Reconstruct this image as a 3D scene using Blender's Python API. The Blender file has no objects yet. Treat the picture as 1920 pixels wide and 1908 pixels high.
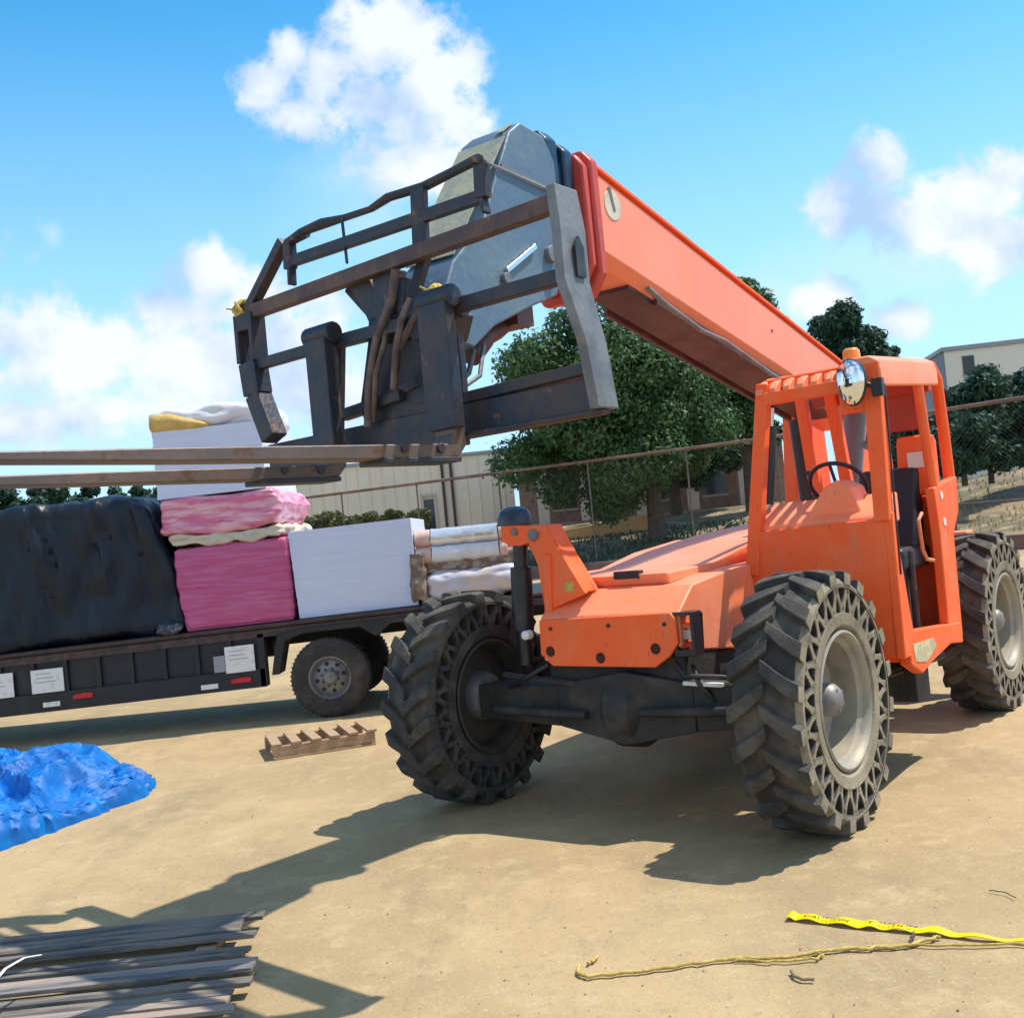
import bpy, bmesh, math, random
import numpy as np
from mathutils import Vector, Matrix
R = math.radians
random.seed(7)
S = bpy.context.scene
COL = S.collection

# ---------------------------------------------------------------- camera
PITCH, ROLL, CAMH, FPX = R(1.17), R(5.53), 1.643, 2090.0
_f = Vector((0, math.cos(PITCH), math.sin(PITCH))); _r = Vector((1, 0, 0)); _u = _r.cross(_f)
RT = _r*math.cos(ROLL) - _u*math.sin(ROLL); UP = _r*math.sin(ROLL) + _u*math.cos(ROLL)
cam_d = bpy.data.cameras.new('camera'); cam = bpy.data.objects.new('camera', cam_d); COL.objects.link(cam)
cam.matrix_world = Matrix(((RT.x, UP.x, -_f.x, 0), (RT.y, UP.y, -_f.y, 0), (RT.z, UP.z, -_f.z, CAMH), (0, 0, 0, 1)))
cam_d.sensor_width = 36; cam_d.sensor_fit = 'HORIZONTAL'; cam_d.lens = FPX/1920*36
cam_d.clip_start = .05; cam_d.clip_end = 3000
S.camera = cam

# ---------------------------------------------------------------- light
SUN_TO = Vector((.52, .13, 1.0)).normalized()
EL = math.asin(SUN_TO.z); AZ = math.atan2(SUN_TO.x, SUN_TO.y)
sd = bpy.data.lights.new('sun', 'SUN'); sd.energy = 4.4; sd.angle = R(.55); sd.color = (1.0, .93, .82)
so = bpy.data.objects.new('sun', sd); COL.objects.link(so)
so.rotation_euler = (-SUN_TO).to_track_quat('-Z', 'Y').to_euler()
S.view_settings.view_transform = 'Standard'; S.view_settings.look = 'None'
S.view_settings.exposure = 0.40; S.view_settings.gamma = 1

def ray(px, py):
    return _f + RT*((px-960)/FPX) - UP*((py-954)/FPX)

W = bpy.data.worlds.new('World'); S.world = W; W.use_nodes = True
def build_world():
    nt = W.node_tree; N = nt.nodes; L = nt.links; N.clear()
    def nd(t, **k):
        n = N.new(t)
        for a, b in k.items(): setattr(n, a, b)
        return n
    def mt(op, a, b=None, c=None, clamp=False):
        n = nd('ShaderNodeMath', operation=op, use_clamp=clamp)
        for i, x in enumerate((a, b, c)):
            if x is None: continue
            if isinstance(x, (int, float)): n.inputs[i].default_value = x
            else: L.new(x, n.inputs[i])
        return n.outputs[0]
    out = nd('ShaderNodeOutputWorld'); bg = nd('ShaderNodeBackground'); bg.inputs[1].default_value = .135
    sky = nd('ShaderNodeTexSky', sky_type='NISHITA', sun_disc=False)
    sky.sun_elevation = EL; sky.sun_rotation = AZ; sky.air_density = 1.15; sky.dust_density = .1; sky.ozone_density = 2.6
    hs = nd('ShaderNodeHueSaturation'); hs.inputs['Hue'].default_value = .487; hs.inputs['Saturation'].default_value = 1.42; hs.inputs['Value'].default_value = 1.14
    L.new(sky.outputs[0], hs.inputs['Color'])
    tc = nd('ShaderNodeTexCoord'); sp = nd('ShaderNodeSeparateXYZ'); L.new(tc.outputs['Generated'], sp.inputs[0])
    # compass direction (u) and height (v) of each sky direction, in front of the yard
    yy = mt('MAXIMUM', sp.outputs[1], .05)
    u = mt('DIVIDE', sp.outputs[0], yy); v = mt('DIVIDE', sp.outputs[2], yy)
    cb = nd('ShaderNodeCombineXYZ'); L.new(u, cb.inputs[0]); L.new(v, cb.inputs[1])
    def noise(scale, det, rough, off=0.0):
        n = nd('ShaderNodeTexNoise'); n.inputs['Scale'].default_value = scale; n.inputs['Detail'].default_value = det; n.inputs['Roughness'].default_value = rough
        mp = nd('ShaderNodeMapping'); mp.inputs['Location'].default_value = (off, off*.7, off*.3); L.new(cb.outputs[0], mp.inputs[0]); L.new(mp.outputs[0], n.inputs['Vector'])
        return n.outputs[0]
    big = noise(11, 9, .62); fine_ = noise(38, 6, .6, 1.7); low = noise(3.2, 5, .55, 3.1)
    def field(blobs, du=0.0, dv=0.0):
        res = None
        for px, py, rx, ry in blobs:
            d = ray(px, py); cu, cv = d.x/d.y+du, d.z/d.y+dv
            a = mt('MULTIPLY', mt('SUBTRACT', u, cu), FPX/rx); b = mt('MULTIPLY', mt('SUBTRACT', v, cv), FPX/ry)
            q = mt('SUBTRACT', 1.0, mt('SQRT', mt('ADD', mt('MULTIPLY', a, a), mt('MULTIPLY', b, b))))
            res = q if res is None else mt('SMOOTH_MAX', res, q, .22)
        return res
    HARD = [(735, 70, 150, 125), (800, 170, 130, 150), (700, 190, 130, 110), (865, 230, 70, 80), (610, 140, 90, 90), (545, 95, 50, 60), (500, 160, 80, 60), (555, 215, 70, 50), (790, 310, 130, 80),
            (395, 520, 110, 75), (320, 580, 100, 80), (45, 650, 120, 105), (190, 670, 150, 105), (350, 690, 180, 110), (560, 630, 120, 110), (470, 560, 100, 80), (25, 795, 75, 45), (620, 740, 100, 90), (150, 780, 200, 60),
            (1660, 300, 60, 70), (1590, 390, 95, 65), (1680, 400, 130, 85), (1830, 360, 95, 80), (1900, 330, 90, 80), (1860, 460, 150, 80), (1540, 565, 85, 50), (1690, 600, 65, 45), (1740, 440, 140, 70),
            (-250, 560, 240, 170), (2150, 420, 240, 140)]
    SOFT = [(98, 440, 34, 44), (720, 330, 220, 120), (200, 760, 420, 130), (700, 420, 200, 120), (620, 700, 260, 150), (1700, 480, 320, 110), (1450, 560, 220, 70)]
    h = field(HARD)
    hh = mt('ADD', mt('ADD', h, mt('MULTIPLY', mt('SUBTRACT', big, .5), 2.6)), mt('MULTIPLY', mt('SUBTRACT', fine_, .5), 1.25))
    dens = nd('ShaderNodeMapRange', interpolation_type='SMOOTHSTEP'); L.new(hh, dens.inputs[0]); dens.inputs[1].default_value = -.14; dens.inputs[2].default_value = .55; dens.inputs[4].default_value = .97
    s_ = mt('ADD', field(SOFT), mt('MULTIPLY', mt('SUBTRACT', low, .5), 2.2))
    sden = nd('ShaderNodeMapRange', interpolation_type='SMOOTHSTEP'); L.new(s_, sden.inputs[0]); sden.inputs[1].default_value = 0; sden.inputs[2].default_value = 1.0
    sden.inputs[4].default_value = .55
    # a little self shading: thick undersides greyer
    sh = mt('SUBTRACT', noise(7, 5, .5, .03), noise(7, 5, .5, 0))
    sh2 = mt('ADD', mt('ADD', mt('MULTIPLY', sh, 4.5), mt('ADD', .42, mt('MULTIPLY', hh, .35))), mt('MULTIPLY', mt('SUBTRACT', low, .5), 1.6), clamp=True)
    dn = mt('MULTIPLY', sh2, 1.0)
    cc = nd('ShaderNodeMix', data_type='RGBA'); cc.inputs[6].default_value = (2.7, 3.8, 5.4, 1); cc.inputs[7].default_value = (5.5, 5.8, 6.3, 1); L.new(dn, cc.inputs[0])
    m1 = nd('ShaderNodeMix', data_type='RGBA'); L.new(sden.outputs[0], m1.inputs[0]); hz = nd('ShaderNodeMapRange', interpolation_type='SMOOTHSTEP'); L.new(sp.outputs[2], hz.inputs[0]); hz.inputs[1].default_value = .52; hz.inputs[2].default_value = -.02; hz.inputs[4].default_value = .95
    m0 = nd('ShaderNodeMix', data_type='RGBA'); L.new(hz.outputs[0], m0.inputs[0]); L.new(hs.outputs[0], m0.inputs[6]); m0.inputs[7].default_value = (3.2, 5.3, 7.5, 1); L.new(m0.outputs[2], m1.inputs[6]); m1.inputs[7].default_value = (3.9, 5.3, 7.1, 1)
    m2 = nd('ShaderNodeMix', data_type='RGBA'); L.new(dens.outputs[0], m2.inputs[0]); L.new(m1.outputs[2], m2.inputs[6]); L.new(cc.outputs[2], m2.inputs[7])
    # broken cloud added out of view (overhead and behind) to neutralise the ambient light
    n3 = nd('ShaderNodeTexNoise'); n3.inputs['Scale'].default_value = 2.6; n3.inputs['Detail'].default_value = 8; n3.inputs['Roughness'].default_value = .6; L.new(tc.outputs['Generated'], n3.inputs['Vector'])
    cov = nd('ShaderNodeMapRange', interpolation_type='SMOOTHSTEP'); L.new(n3.outputs[0], cov.inputs[0]); cov.inputs[1].default_value = .42; cov.inputs[2].default_value = .62
    zh = nd('ShaderNodeMapRange', interpolation_type='SMOOTHSTEP'); L.new(sp.outputs[2], zh.inputs[0]); zh.inputs[1].default_value = .55; zh.inputs[2].default_value = .75
    yh = nd('ShaderNodeMapRange', interpolation_type='SMOOTHSTEP'); L.new(sp.outputs[1], yh.inputs[0]); yh.inputs[1].default_value = .25; yh.inputs[2].default_value = .0
    mk = mt('MULTIPLY', mt('MAXIMUM', zh.outputs[0], yh.outputs[0]), mt('MULTIPLY', cov.outputs[0], .8))
    m3 = nd('ShaderNodeMix', data_type='RGBA'); L.new(mk, m3.inputs[0]); L.new(m2.outputs[2], m3.inputs[6]); m3.inputs[7].default_value = (6.2, 6.1, 6.2, 1)
    L.new(m3.outputs[2], bg.inputs[0]); L.new(bg.outputs[0], out.inputs[0])
build_world()

# ---------------------------------------------------------------- the machine's own frame, and measuring helpers
TH = R(36.85); FW = Vector((-math.sin(TH), -math.cos(TH), 0)); AX = Vector((math.cos(TH), -math.sin(TH), 0)); ZV = Vector((0, 0, 1))
MC = Vector((.54, 6.34, 0))
def MP(px, py, ax, v):          # point on a plane of the machine, as machine coordinates
    o = Vector((0, 0, CAMH))-MC; d = ray(px, py)
    o = Vector((o.dot(FW), o.dot(AX), o.z)); d = Vector((d.dot(FW), d.dot(AX), d.z)); i = 'XYZ'.index(ax)
    return o + d*((v-o[i])/d[i])
def WP(px, py, ax, v):          # point on a plane of the yard
    o = Vector((0, 0, CAMH)); d = ray(px, py); i = 'XYZ'.index(ax)
    return o + d*((v-o[i])/d[i])

# ---------------------------------------------------------------- materials
def mat(name, c, rough=.6, metal=0., c2=None, scale=6., lo=.42, hi=.62, bump=0., bscale=40., detail=5, stretch=None, c3=None, s3=30., lo3=.6, hi3=.7, spec=.5, coat=0., trans=0., grime=0.):
    m = bpy.data.materials.new(name); m.use_nodes = True; nt = m.node_tree; N = nt.nodes; L = nt.links
    b = N['Principled BSDF']; b.inputs['Roughness'].default_value = rough; b.inputs['Metallic'].default_value = metal
    b.inputs['Specular IOR Level'].default_value = spec; b.inputs['Coat Weight'].default_value = coat; b.inputs['Coat Roughness'].default_value = .25; b.inputs['Transmission Weight'].default_value = trans
    tc = N.new('ShaderNodeTexCoord'); vec = tc.outputs['Object']
    if stretch:
        mp = N.new('ShaderNodeMapping'); mp.inputs['Scale'].default_value = stretch; L.new(vec, mp.inputs[0]); vec = mp.outputs[0]
    b.inputs['Base Color'].default_value = (*c, 1); cur = None
    def layer(prev, col, sc, l, h, base):
        n = N.new('ShaderNodeTexNoise'); n.inputs['Scale'].default_value = sc; n.inputs['Detail'].default_value = detail; n.inputs['Roughness'].default_value = .6; L.new(vec, n.inputs['Vector'])
        r = N.new('ShaderNodeMapRange'); r.interpolation_type = 'SMOOTHSTEP'; L.new(n.outputs[0], r.inputs[0]); r.inputs[1].default_value = l; r.inputs[2].default_value = h
        x = N.new('ShaderNodeMix'); x.data_type = 'RGBA'; L.new(r.outputs[0], x.inputs[0]); x.inputs[7].default_value = (*col, 1)
        if prev is None: x.inputs[6].default_value = (*base, 1)
        else: L.new(prev, x.inputs[6])
        return x.outputs[2], n
    if c2: cur, n1 = layer(None, c2, scale, lo, hi, c)
    if c3: cur, _ = layer(cur, c3, s3, lo3, hi3, c)
    if grime:
        gm = N.new('ShaderNodeMapping'); gm.inputs['Scale'].default_value = (3.2, 3.2, .8); L.new(tc.outputs['Object'], gm.inputs[0])
        for sc_, l_, h_, cg, am in ((2.5, .50, .78, (.42, .27, .17), .55), (14, .60, .70, (.10, .06, .045), .75), (45, .64, .70, (.60, .45, .35), .6)):
            n = N.new('ShaderNodeTexNoise'); n.inputs['Scale'].default_value = sc_; n.inputs['Detail'].default_value = 8; n.inputs['Roughness'].default_value = .7; L.new(gm.outputs[0], n.inputs['Vector'])
            r_ = N.new('ShaderNodeMapRange'); r_.interpolation_type = 'SMOOTHSTEP'; L.new(n.outputs[0], r_.inputs[0]); r_.inputs[1].default_value = l_; r_.inputs[2].default_value = h_; r_.inputs[4].default_value = am*grime
            x = N.new('ShaderNodeMix'); x.data_type = 'RGBA'; L.new(r_.outputs[0], x.inputs[0]); L.new(cur, x.inputs[6]); x.inputs[7].default_value = (*cg, 1); cur = x.outputs[2]
    if cur is not None: L.new(cur, b.inputs['Base Color'])
    if bump:
        n = N.new('ShaderNodeTexNoise'); n.inputs['Scale'].default_value = bscale; n.inputs['Detail'].default_value = 4; L.new(vec, n.inputs['Vector'])
        bp = N.new('ShaderNodeBump'); bp.inputs['Strength'].default_value = bump; bp.inputs['Distance'].default_value = .02; L.new(n.outputs[0], bp.inputs['Height']); L.new(bp.outputs[0], b.inputs['Normal'])
    return m
ORANGE = mat('orange_paint', (.95, .13, .025), .55, 0, (.93, .17, .05), 3.5, .4, .7, .08, 25, c3=(.55, .15, .07), s3=26, lo3=.66, hi3=.76, spec=.35, coat=.0, grime=1.0)
ORANGE_LIT = mat('sunlit_faded_orange_paint', (.95, .25, .11), .48, 0, (.93, .31, .17), 2.2, .36, .66, .08, 25, c3=(.60, .24, .14), s3=22, lo3=.62, hi3=.74, spec=.4, coat=.0, grime=1.0)  # paler orange for sunlit parts: strong light and some fading put into the colour
ORANGE_B = mat('orange_boom_paint', (.90, .27, .145), .4, 0, (.88, .30, .17), 1.6, .35, .7, .04, 20, c3=(.5, .16, .09), s3=30, lo3=.68, hi3=.78, grime=.35)
RED_IN = mat('faded_red_paint', (.45, .05, .03), .5, 0, (.34, .05, .03), 5, .4, .7)
RUBBER = mat('black_rubber', (.042, .039, .037), .9, 0, (.10, .09, .075), 5, .42, .66, .25, 60)
DUSTY = mat('dusty_rubber', (.25, .215, .15), .9, 0, (.15, .13, .095), 9, .42, .7, .2, 70, c3=(.33, .285, .20), s3=3, lo3=.5, hi3=.7)
RIM = mat('dusty_grey_rim', (.32, .30, .25), .55, .1, (.22, .21, .19), 7, .4, .68, .1, 40, c3=(.36, .31, .22), s3=3, lo3=.5, hi3=.7)
DARKM = mat('dark_greasy_metal', (.026, .025, .026), .7, .1, (.062, .054, .045), 5, .45, .7, .3, 35)
BLACKM = mat('black_painted_steel', (.014, .016, .022), .42, .0, (.05, .045, .045), 6, .5, .72, .15, 40)
CARR = mat('worn_black_steel', (.022, .034, .055), .5, .2, (.055, .045, .05), 5, .42, .66, .25, 30, c3=(.17, .085, .05), s3=12, lo3=.62, hi3=.72)
CARRG = mat('scuffed_grey_steel', (.20, .21, .22), .55, .3, (.12, .13, .15), 6, .4, .7, .2, 30, c3=(.24, .18, .12), s3=10, lo3=.62, hi3=.74)
RUST = mat('rusty_fork_steel', (.13, .105, .10), .5, .5, (.17, .125, .105), 3, .4, .65, .2, 20, stretch=None, c3=(.13, .07, .045), s3=9, lo3=.55, hi3=.68)
GREYP = mat('grey_boom_head_paint', (.09, .155, .235), .5, .1, (.12, .185, .24), 3, .4, .66, .2, 20, c3=(.34, .31, .20), s3=7, lo3=.66, hi3=.76)
GREYY = mat('pale_yellow_grey', (.36, .35, .24), .7, 0, (.25, .27, .24), 9, .4, .66, .2, 30)
CHROME = mat('chrome_rod', (.7, .72, .76), .2, .9)
MIRROR = mat('mirror_glass', (.8, .82, .84), .03, 1.0)
AMBER = mat('amber_lens', (.95, .28, .02), .2, 0, coat=.5)
REDLENS = mat('red_lens', (.55, .015, .015), .25)
LAMP = mat('lamp_glass', (.45, .46, .45), .2, .2)
WHITE = mat('white_label', (.75, .75, .72), .5, 0, (.6, .58, .54), 14, .5, .7)
HOSEM = mat('hose_rubber', (.02,.02,.02), .4)
SEATM = mat('black_vinyl', (.018, .02, .03), .5, 0, bump=.2, bscale=30)
DECAL_D = mat('dark_decal', (.03, .03, .03), .5)
TRAILER = mat('black_trailer_paint', (.009, .010, .013), .5, 0, (.025, .023, .022), 3, .5, .75, .12, 25)
RUSTRAIL = mat('rusty_brown_rail', (.085, .05, .045), .65, .2, (.045, .032, .032), 12, .4, .65, .2, 50)
TARP = mat('black_plastic_sheet', (.007, .012, .021), .38, 0, (.010, .016, .028), 4, .4, .7, .9, 5, stretch=(2.5, 2.5, .6), spec=.3)
BLUE = mat('blue_tarpaulin', (.0, .11, .40), .55, 0, (.0, .17, .56), 5, .4, .65, .25, 18, spec=.35)
PINKW = mat('pink_insulation_sheets', (.47, .07, .19), .5, 0, (.52, .12, .26), 2.2, .4, .66, .25, 8, stretch=(1.2, 1, 14), c3=(.45, .03, .12), s3=1.6, lo3=.58, hi3=.72)
PINKP = mat('pink_under_clear_wrap', (.62, .14, .25), .3, 0, (.72, .40, .46), 3, .38, .64, .4, 6, stretch=(1, 1, 5), c3=(.55, .07, .16), s3=2.5, lo3=.52, hi3=.68)
WHITEB = mat('white_foam_boards', (.60, .66, .82), .6, 0, (.56, .62, .78), 3, .4, .7, .15, 30, stretch=(.6, .6, 12))
WRAP = mat('white_plastic_wrap', (.72, .72, .74), .22, 0, (.62, .60, .60), 4, .4, .7, .5, 9)
SILVER = mat('silver_foil_wrap', (.70, .74, .78), .18, .55, (.6, .6, .62), 5, .4, .7, .5, 12)
YELLOWIN = mat('yellow_insulation_end', (.62, .42, .12), .9, 0, (.5, .33, .1), 12, .4, .7, .4, 60)
CREAM = mat('cream_wrap', (.58, .52, .40), .5, 0, (.45, .38, .28), 6, .4, .7, .4, 16)
WOOD = mat('weathered_pine', (.42, .29, .18), .8, 0, (.30, .20, .12), 10, .4, .66, .3, 40, stretch=(1, 6, 6))
GREYW = mat('grey_weathered_steel_board', (.10, .10, .105), .7, .1, (.24, .215, .19), 5, .42, .66, .3, 30, stretch=(.6, 5, 5), c3=(.30, .20, .14), s3=4, lo3=.6, hi3=.7)
PLANKB = mat('brown_grey_board', (.20, .165, .13), .75, 0, (.08, .075, .07), 5, .42, .66, .3, 30, stretch=(.6, 5, 5))
PLANKC = mat('pinkish_board', (.33, .25, .20), .75, 0, (.22, .19, .17), 4, .42, .66, .3, 30, stretch=(.6, 5, 5))
YEL = mat('yellow_tape_plastic', (.80, .62, .0), .4)
ROPE = mat('yellow_rope', (.56, .40, .12), .8, 0, (.38, .27, .06), 40, .4, .6)
STEELP = mat('galvanised_post', (.10, .085, .08), .6, .2, (.16, .12, .10), 10, .4, .66)
BEIGE = mat('beige_metal_siding', (.82, .71, .55), .7, 0, (.78, .67, .52), .4, .4, .66)
BEIGED = mat('shaded_grey_siding', (.24, .25, .27), .6, 0, (.20, .21, .23), .5, .4, .66)  # dark siding for the block's side, its shade put into the colour
TRIM = mat('grey_roof_trim', (.30, .33, .36), .5)
DARKW = mat('dark_window_glass', (.03, .035, .04), .12)
BRICK = mat('tan_brown_render', (.34, .21, .15), .85, 0, (.26, .15, .11), 3, .4, .66)
PILLAR = mat('pale_pillar_render', (.55, .45, .38), .8)
BARK = mat('dark_bark', (.06, .045, .035), .95, 0, (.10, .075, .055), 8, .4, .66, .5, 20)

def leafmat(name, a, b, rough=.55, c3=None):
    m = bpy.data.materials.new(name); m.use_nodes = True; nt = m.node_tree; N = nt.nodes; L = nt.links
    p = N['Principled BSDF']; p.inputs['Roughness'].default_value = rough; p.inputs['Specular IOR Level'].default_value = .3
    g = N.new('ShaderNodeTexCoord'); n = N.new('ShaderNodeTexNoise'); n.inputs['Scale'].default_value = 1.6; n.inputs['Detail'].default_value = 10; n.inputs['Roughness'].default_value = .8; L.new(g.outputs['Object'], n.inputs['Vector'])
    r = N.new('ShaderNodeMapRange'); L.new(n.outputs[0], r.inputs[0]); r.inputs[1].default_value = .35; r.inputs[2].default_value = .65
    x = N.new('ShaderNodeMix'); x.data_type = 'RGBA'; L.new(r.outputs[0], x.inputs[0]); x.inputs[6].default_value = (*a, 1); x.inputs[7].default_value = (*b, 1)
    L.new(x.outputs[2], p.inputs['Base Color'])
    t = N.new('ShaderNodeBsdfTranslucent'); L.new(x.outputs[2], t.inputs[0]); ms = N.new('ShaderNodeMixShader'); ms.inputs[0].default_value = .25
    L.new(p.outputs[0], ms.inputs[1]); L.new(t.outputs[0], ms.inputs[2]); L.new(ms.outputs[0], N['Material Output'].inputs[0])
    return m
LEAF = leafmat('green_leaves', (.03, .085, .04), (.11, .20, .06))
LEAFD = leafmat('dark_green_leaves', (.018, .058, .042), (.052, .11, .06))
LEAFB = leafmat('olive_leaves', (.07, .09, .025), (.14, .15, .05))
LEAFY = leafmat('dry_straw', (.34, .27, .13), (.45, .36, .19), .8)

# ---------------------------------------------------------------- mesh helpers
class MB:
    def __init__(s): s.v = []; s.f = []; s.m = []
    def add(s, vs, fs, m=0):
        o = len(s.v); s.v += [tuple(v) for v in vs]; s.f += [tuple(i+o for i in f) for f in fs]; s.m += [m]*len(fs); return s
    def box(s, x0, x1, y0, y1, z0, z1, m=0):
        return s.add([(x0,y0,z0),(x1,y0,z0),(x1,y1,z0),(x0,y1,z0),(x0,y0,z1),(x1,y0,z1),(x1,y1,z1),(x0,y1,z1)],
                     [(0,3,2,1),(4,5,6,7),(0,1,5,4),(1,2,6,5),(2,3,7,6),(3,0,4,7)], m)
    def beam(s, p, q, w, h, side=(0,1,0), m=0, w2=None, h2=None):     # w along side, h across
        p = Vector(p); q = Vector(q); d = (q-p).normalized(); a = Vector(side); a = (a-d*a.dot(d)).normalized(); b = d.cross(a)
        w2 = w if w2 is None else w2; h2 = h if h2 is None else h2
        vs = [c+a*sx*ww/2+b*sy*hh/2 for c, ww, hh in ((p, w, h), (q, w2, h2)) for sx, sy in ((-1,-1),(1,-1),(1,1),(-1,1))]
        return s.add(vs, [(0,3,2,1),(4,5,6,7),(0,1,5,4),(1,2,6,5),(2,3,7,6),(3,0,4,7)], m)
    def tube(s, pts, r, n=10, m=0, flat=None, closed=False):
        pts = [Vector(p) for p in pts]; rs = r if isinstance(r, (list, tuple)) else [r]*len(pts); base = len(s.v); k = len(pts)
        a = None
        for i, p in enumerate(pts):
            if closed: d = pts[(i+1) % k]-pts[i-1]
            else: d = pts[min(i+1, k-1)]-pts[max(i-1, 0)]
            d.normalize()
            if a is None: a = (Vector((0,0,1)) if abs(d.z) < .9 else Vector((1,0,0)))
            a = (a-d*a.dot(d)).normalized(); b = d.cross(a)
            for j in range(n):
                t = 2*math.pi*j/n; s.v.append(tuple(p+(a*math.cos(t)*(flat or 1)+b*math.sin(t))*rs[i]))
        for i in range(k if closed else k-1):
            i2 = (i+1) % k
            for j in range(n):
                j2 = (j+1) % n; s.f.append((base+i*n+j, base+i*n+j2, base+i2*n+j2, base+i2*n+j)); s.m.append(m)
        if not closed:
            s.f.append(tuple(base+j for j in reversed(range(n)))); s.f.append(tuple(base+(k-1)*n+j for j in range(n))); s.m += [m, m]
        return s
    def prism(s, poly, plane, lo, hi, m=0):     # plane 'XZ' -> extruded along Y, etc.
        def P(a, b, c): return {'XZ': (a, c, b), 'YZ': (c, a, b), 'XY': (a, b, c)}[plane]
        n = len(poly); vs = [P(a, b, lo) for a, b in poly]+[P(a, b, hi) for a, b in poly]
        fs = [tuple(range(n)), tuple(range(2*n-1, n-1, -1))]+[(i, (i+1) % n, n+(i+1) % n, n+i) for i in range(n)]
        return s.add(vs, fs, m)
    def lathe(s, prof, n=48, m=0, closed=False, c=(0,0,0), axis='Y'):
        base = len(s.v); k = len(prof)
        for i in range(n):
            t = 2*math.pi*i/n
            for r, y in prof:
                p = (c[0]+r*math.cos(t), c[1]+y, c[2]+r*math.sin(t)) if axis == 'Y' else (c[0]+r*math.cos(t), c[1]+r*math.sin(t), c[2]+y)
                s.v.append(p)
        for i in range(n):
            i2 = (i+1) % n
            for j in range(k if closed else k-1):
                j2 = (j+1) % k; s.f.append((base+i*k+j, base+i*k+j2, base+i2*k+j2, base+i2*k+j)); s.m.append(m)
        return s
    def build(s, name, mats, parent=None, bevel=0, smooth=None, seg=2, recalc=True):
        me = bpy.data.meshes.new(name); me.from_pydata(s.v, [], s.f)
        if not isinstance(mats, (list, tuple)): mats = [mats]
        for x in mats: me.materials.append(x)
        me.polygons.foreach_set('material_index', s.m)
        if recalc:
            bm = bmesh.new(); bm.from_mesh(me); bmesh.ops.remove_doubles(bm, verts=bm.verts, dist=1e-5); bmesh.ops.recalc_face_normals(bm, faces=bm.faces); bm.to_mesh(me); bm.free()
        if smooth or bevel:
            me.polygons.foreach_set('use_smooth', [True]*len(me.polygons)); me.set_sharp_from_angle(angle=R(smooth or 30))
        me.update(); o = bpy.data.objects.new(name, me); COL.objects.link(o)
        if parent: o.parent = parent
        if bevel:
            b = o.modifiers.new('bevel', 'BEVEL'); b.width = bevel; b.segments = seg; b.limit_method = 'ANGLE'; b.angle_limit = R(35); b.harden_normals = True
        return o
def tag(o, label=None, cat=None, group=None, kind=None):
    for k, v in (('label', label), ('category', cat), ('group', group), ('kind', kind)):
        if v: o[k] = v
    return o
def empty(name, loc, rz, label, cat, group=None):
    o = bpy.data.objects.new(name, None); COL.objects.link(o); o.location = loc; o.rotation_euler = (0, 0, rz); return tag(o, label, cat, group)
def dup(o, parent=None, children=True):
    c = o.copy(); COL.objects.link(c); c.parent = parent
    for ch in list(o.children): dup(ch, c)
    return c

# ---------------------------------------------------------------- ground
def ground_mat():
    m = bpy.data.materials.new('tan_concrete'); m.use_nodes = True; nt = m.node_tree; N = nt.nodes; L = nt.links; b = N['Principled BSDF']; b.inputs['Roughness'].default_value = .9
    b.inputs['Specular IOR Level'].default_value = .25
    tc = N.new('ShaderNodeTexCoord')
    def nz(sc, det=6, ro=.6, st=None):
        n = N.new('ShaderNodeTexNoise'); n.inputs['Scale'].default_value = sc; n.inputs['Detail'].default_value = det; n.inputs['Roughness'].default_value = ro
        if st:
            mp = N.new('ShaderNodeMapping'); mp.inputs['Scale'].default_value = st; mp.inputs['Rotation'].default_value = (0, 0, R(8)); L.new(tc.outputs['Object'], mp.inputs[0]); L.new(mp.outputs[0], n.inputs['Vector'])
        else: L.new(tc.outputs['Object'], n.inputs['Vector'])
        return n.outputs[0]
    def mix(prev, col, fac, l, h, amt=1.):
        r = N.new('ShaderNodeMapRange'); r.interpolation_type = 'SMOOTHSTEP'; L.new(fac, r.inputs[0]); r.inputs[1].default_value = l; r.inputs[2].default_value = h; r.inputs[4].default_value = amt
        x = N.new('ShaderNodeMix'); x.data_type = 'RGBA'; L.new(r.outputs[0], x.inputs[0]); x.inputs[7].default_value = (*col, 1)
        if isinstance(prev, tuple): x.inputs[6].default_value = (*prev, 1)
        else: L.new(prev, x.inputs[6])
        return x.outputs[2]
    c = mix((.34, .248, .132), (.43, .315, .168), nz(.38, 5), .38, .62)
    c = mix(c, (.265, .20, .115), nz(1.5, 9, .72, (1, .35, 1)), .46, .70, .85)
    c = mix(c, (.47, .355, .20), nz(4.0, 9, .75), .48, .68, .8)
    sp = nz(70, 3, .7); c = mix(c, (.17, .13, .085), sp, .57, .70, .65); c = mix(c, (.52, .41, .25), nz(48, 3, .7), .57, .72, .8)
    vr = N.new('ShaderNodeTexVoronoi'); vr.inputs['Scale'].default_value = 34; L.new(tc.outputs['Object'], vr.inputs['Vector'])
    c = mix(c, (.27, .205, .125), vr.outputs['Color'], .74, .97, .4)
    c = mix(c, (.24, .185, .12), nz(.9, 10, .75), .62, .76, .55)
    L.new(c, b.inputs['Base Color'])
    bp = N.new('ShaderNodeBump'); bp.inputs['Strength'].default_value = .5; bp.inputs['Distance'].default_value = .01; L.new(nz(55, 5, .7), bp.inputs['Height']); L.new(bp.outputs[0], b.inputs['Normal'])
    return m
g = MB(); g.add([(-1500,-300,0),(1500,-300,0),(1500,2000,0),(-1500,2000,0)], [(0,1,2,3)])
tag(g.build('ground', ground_mat(), recalc=False), kind='structure')

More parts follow.
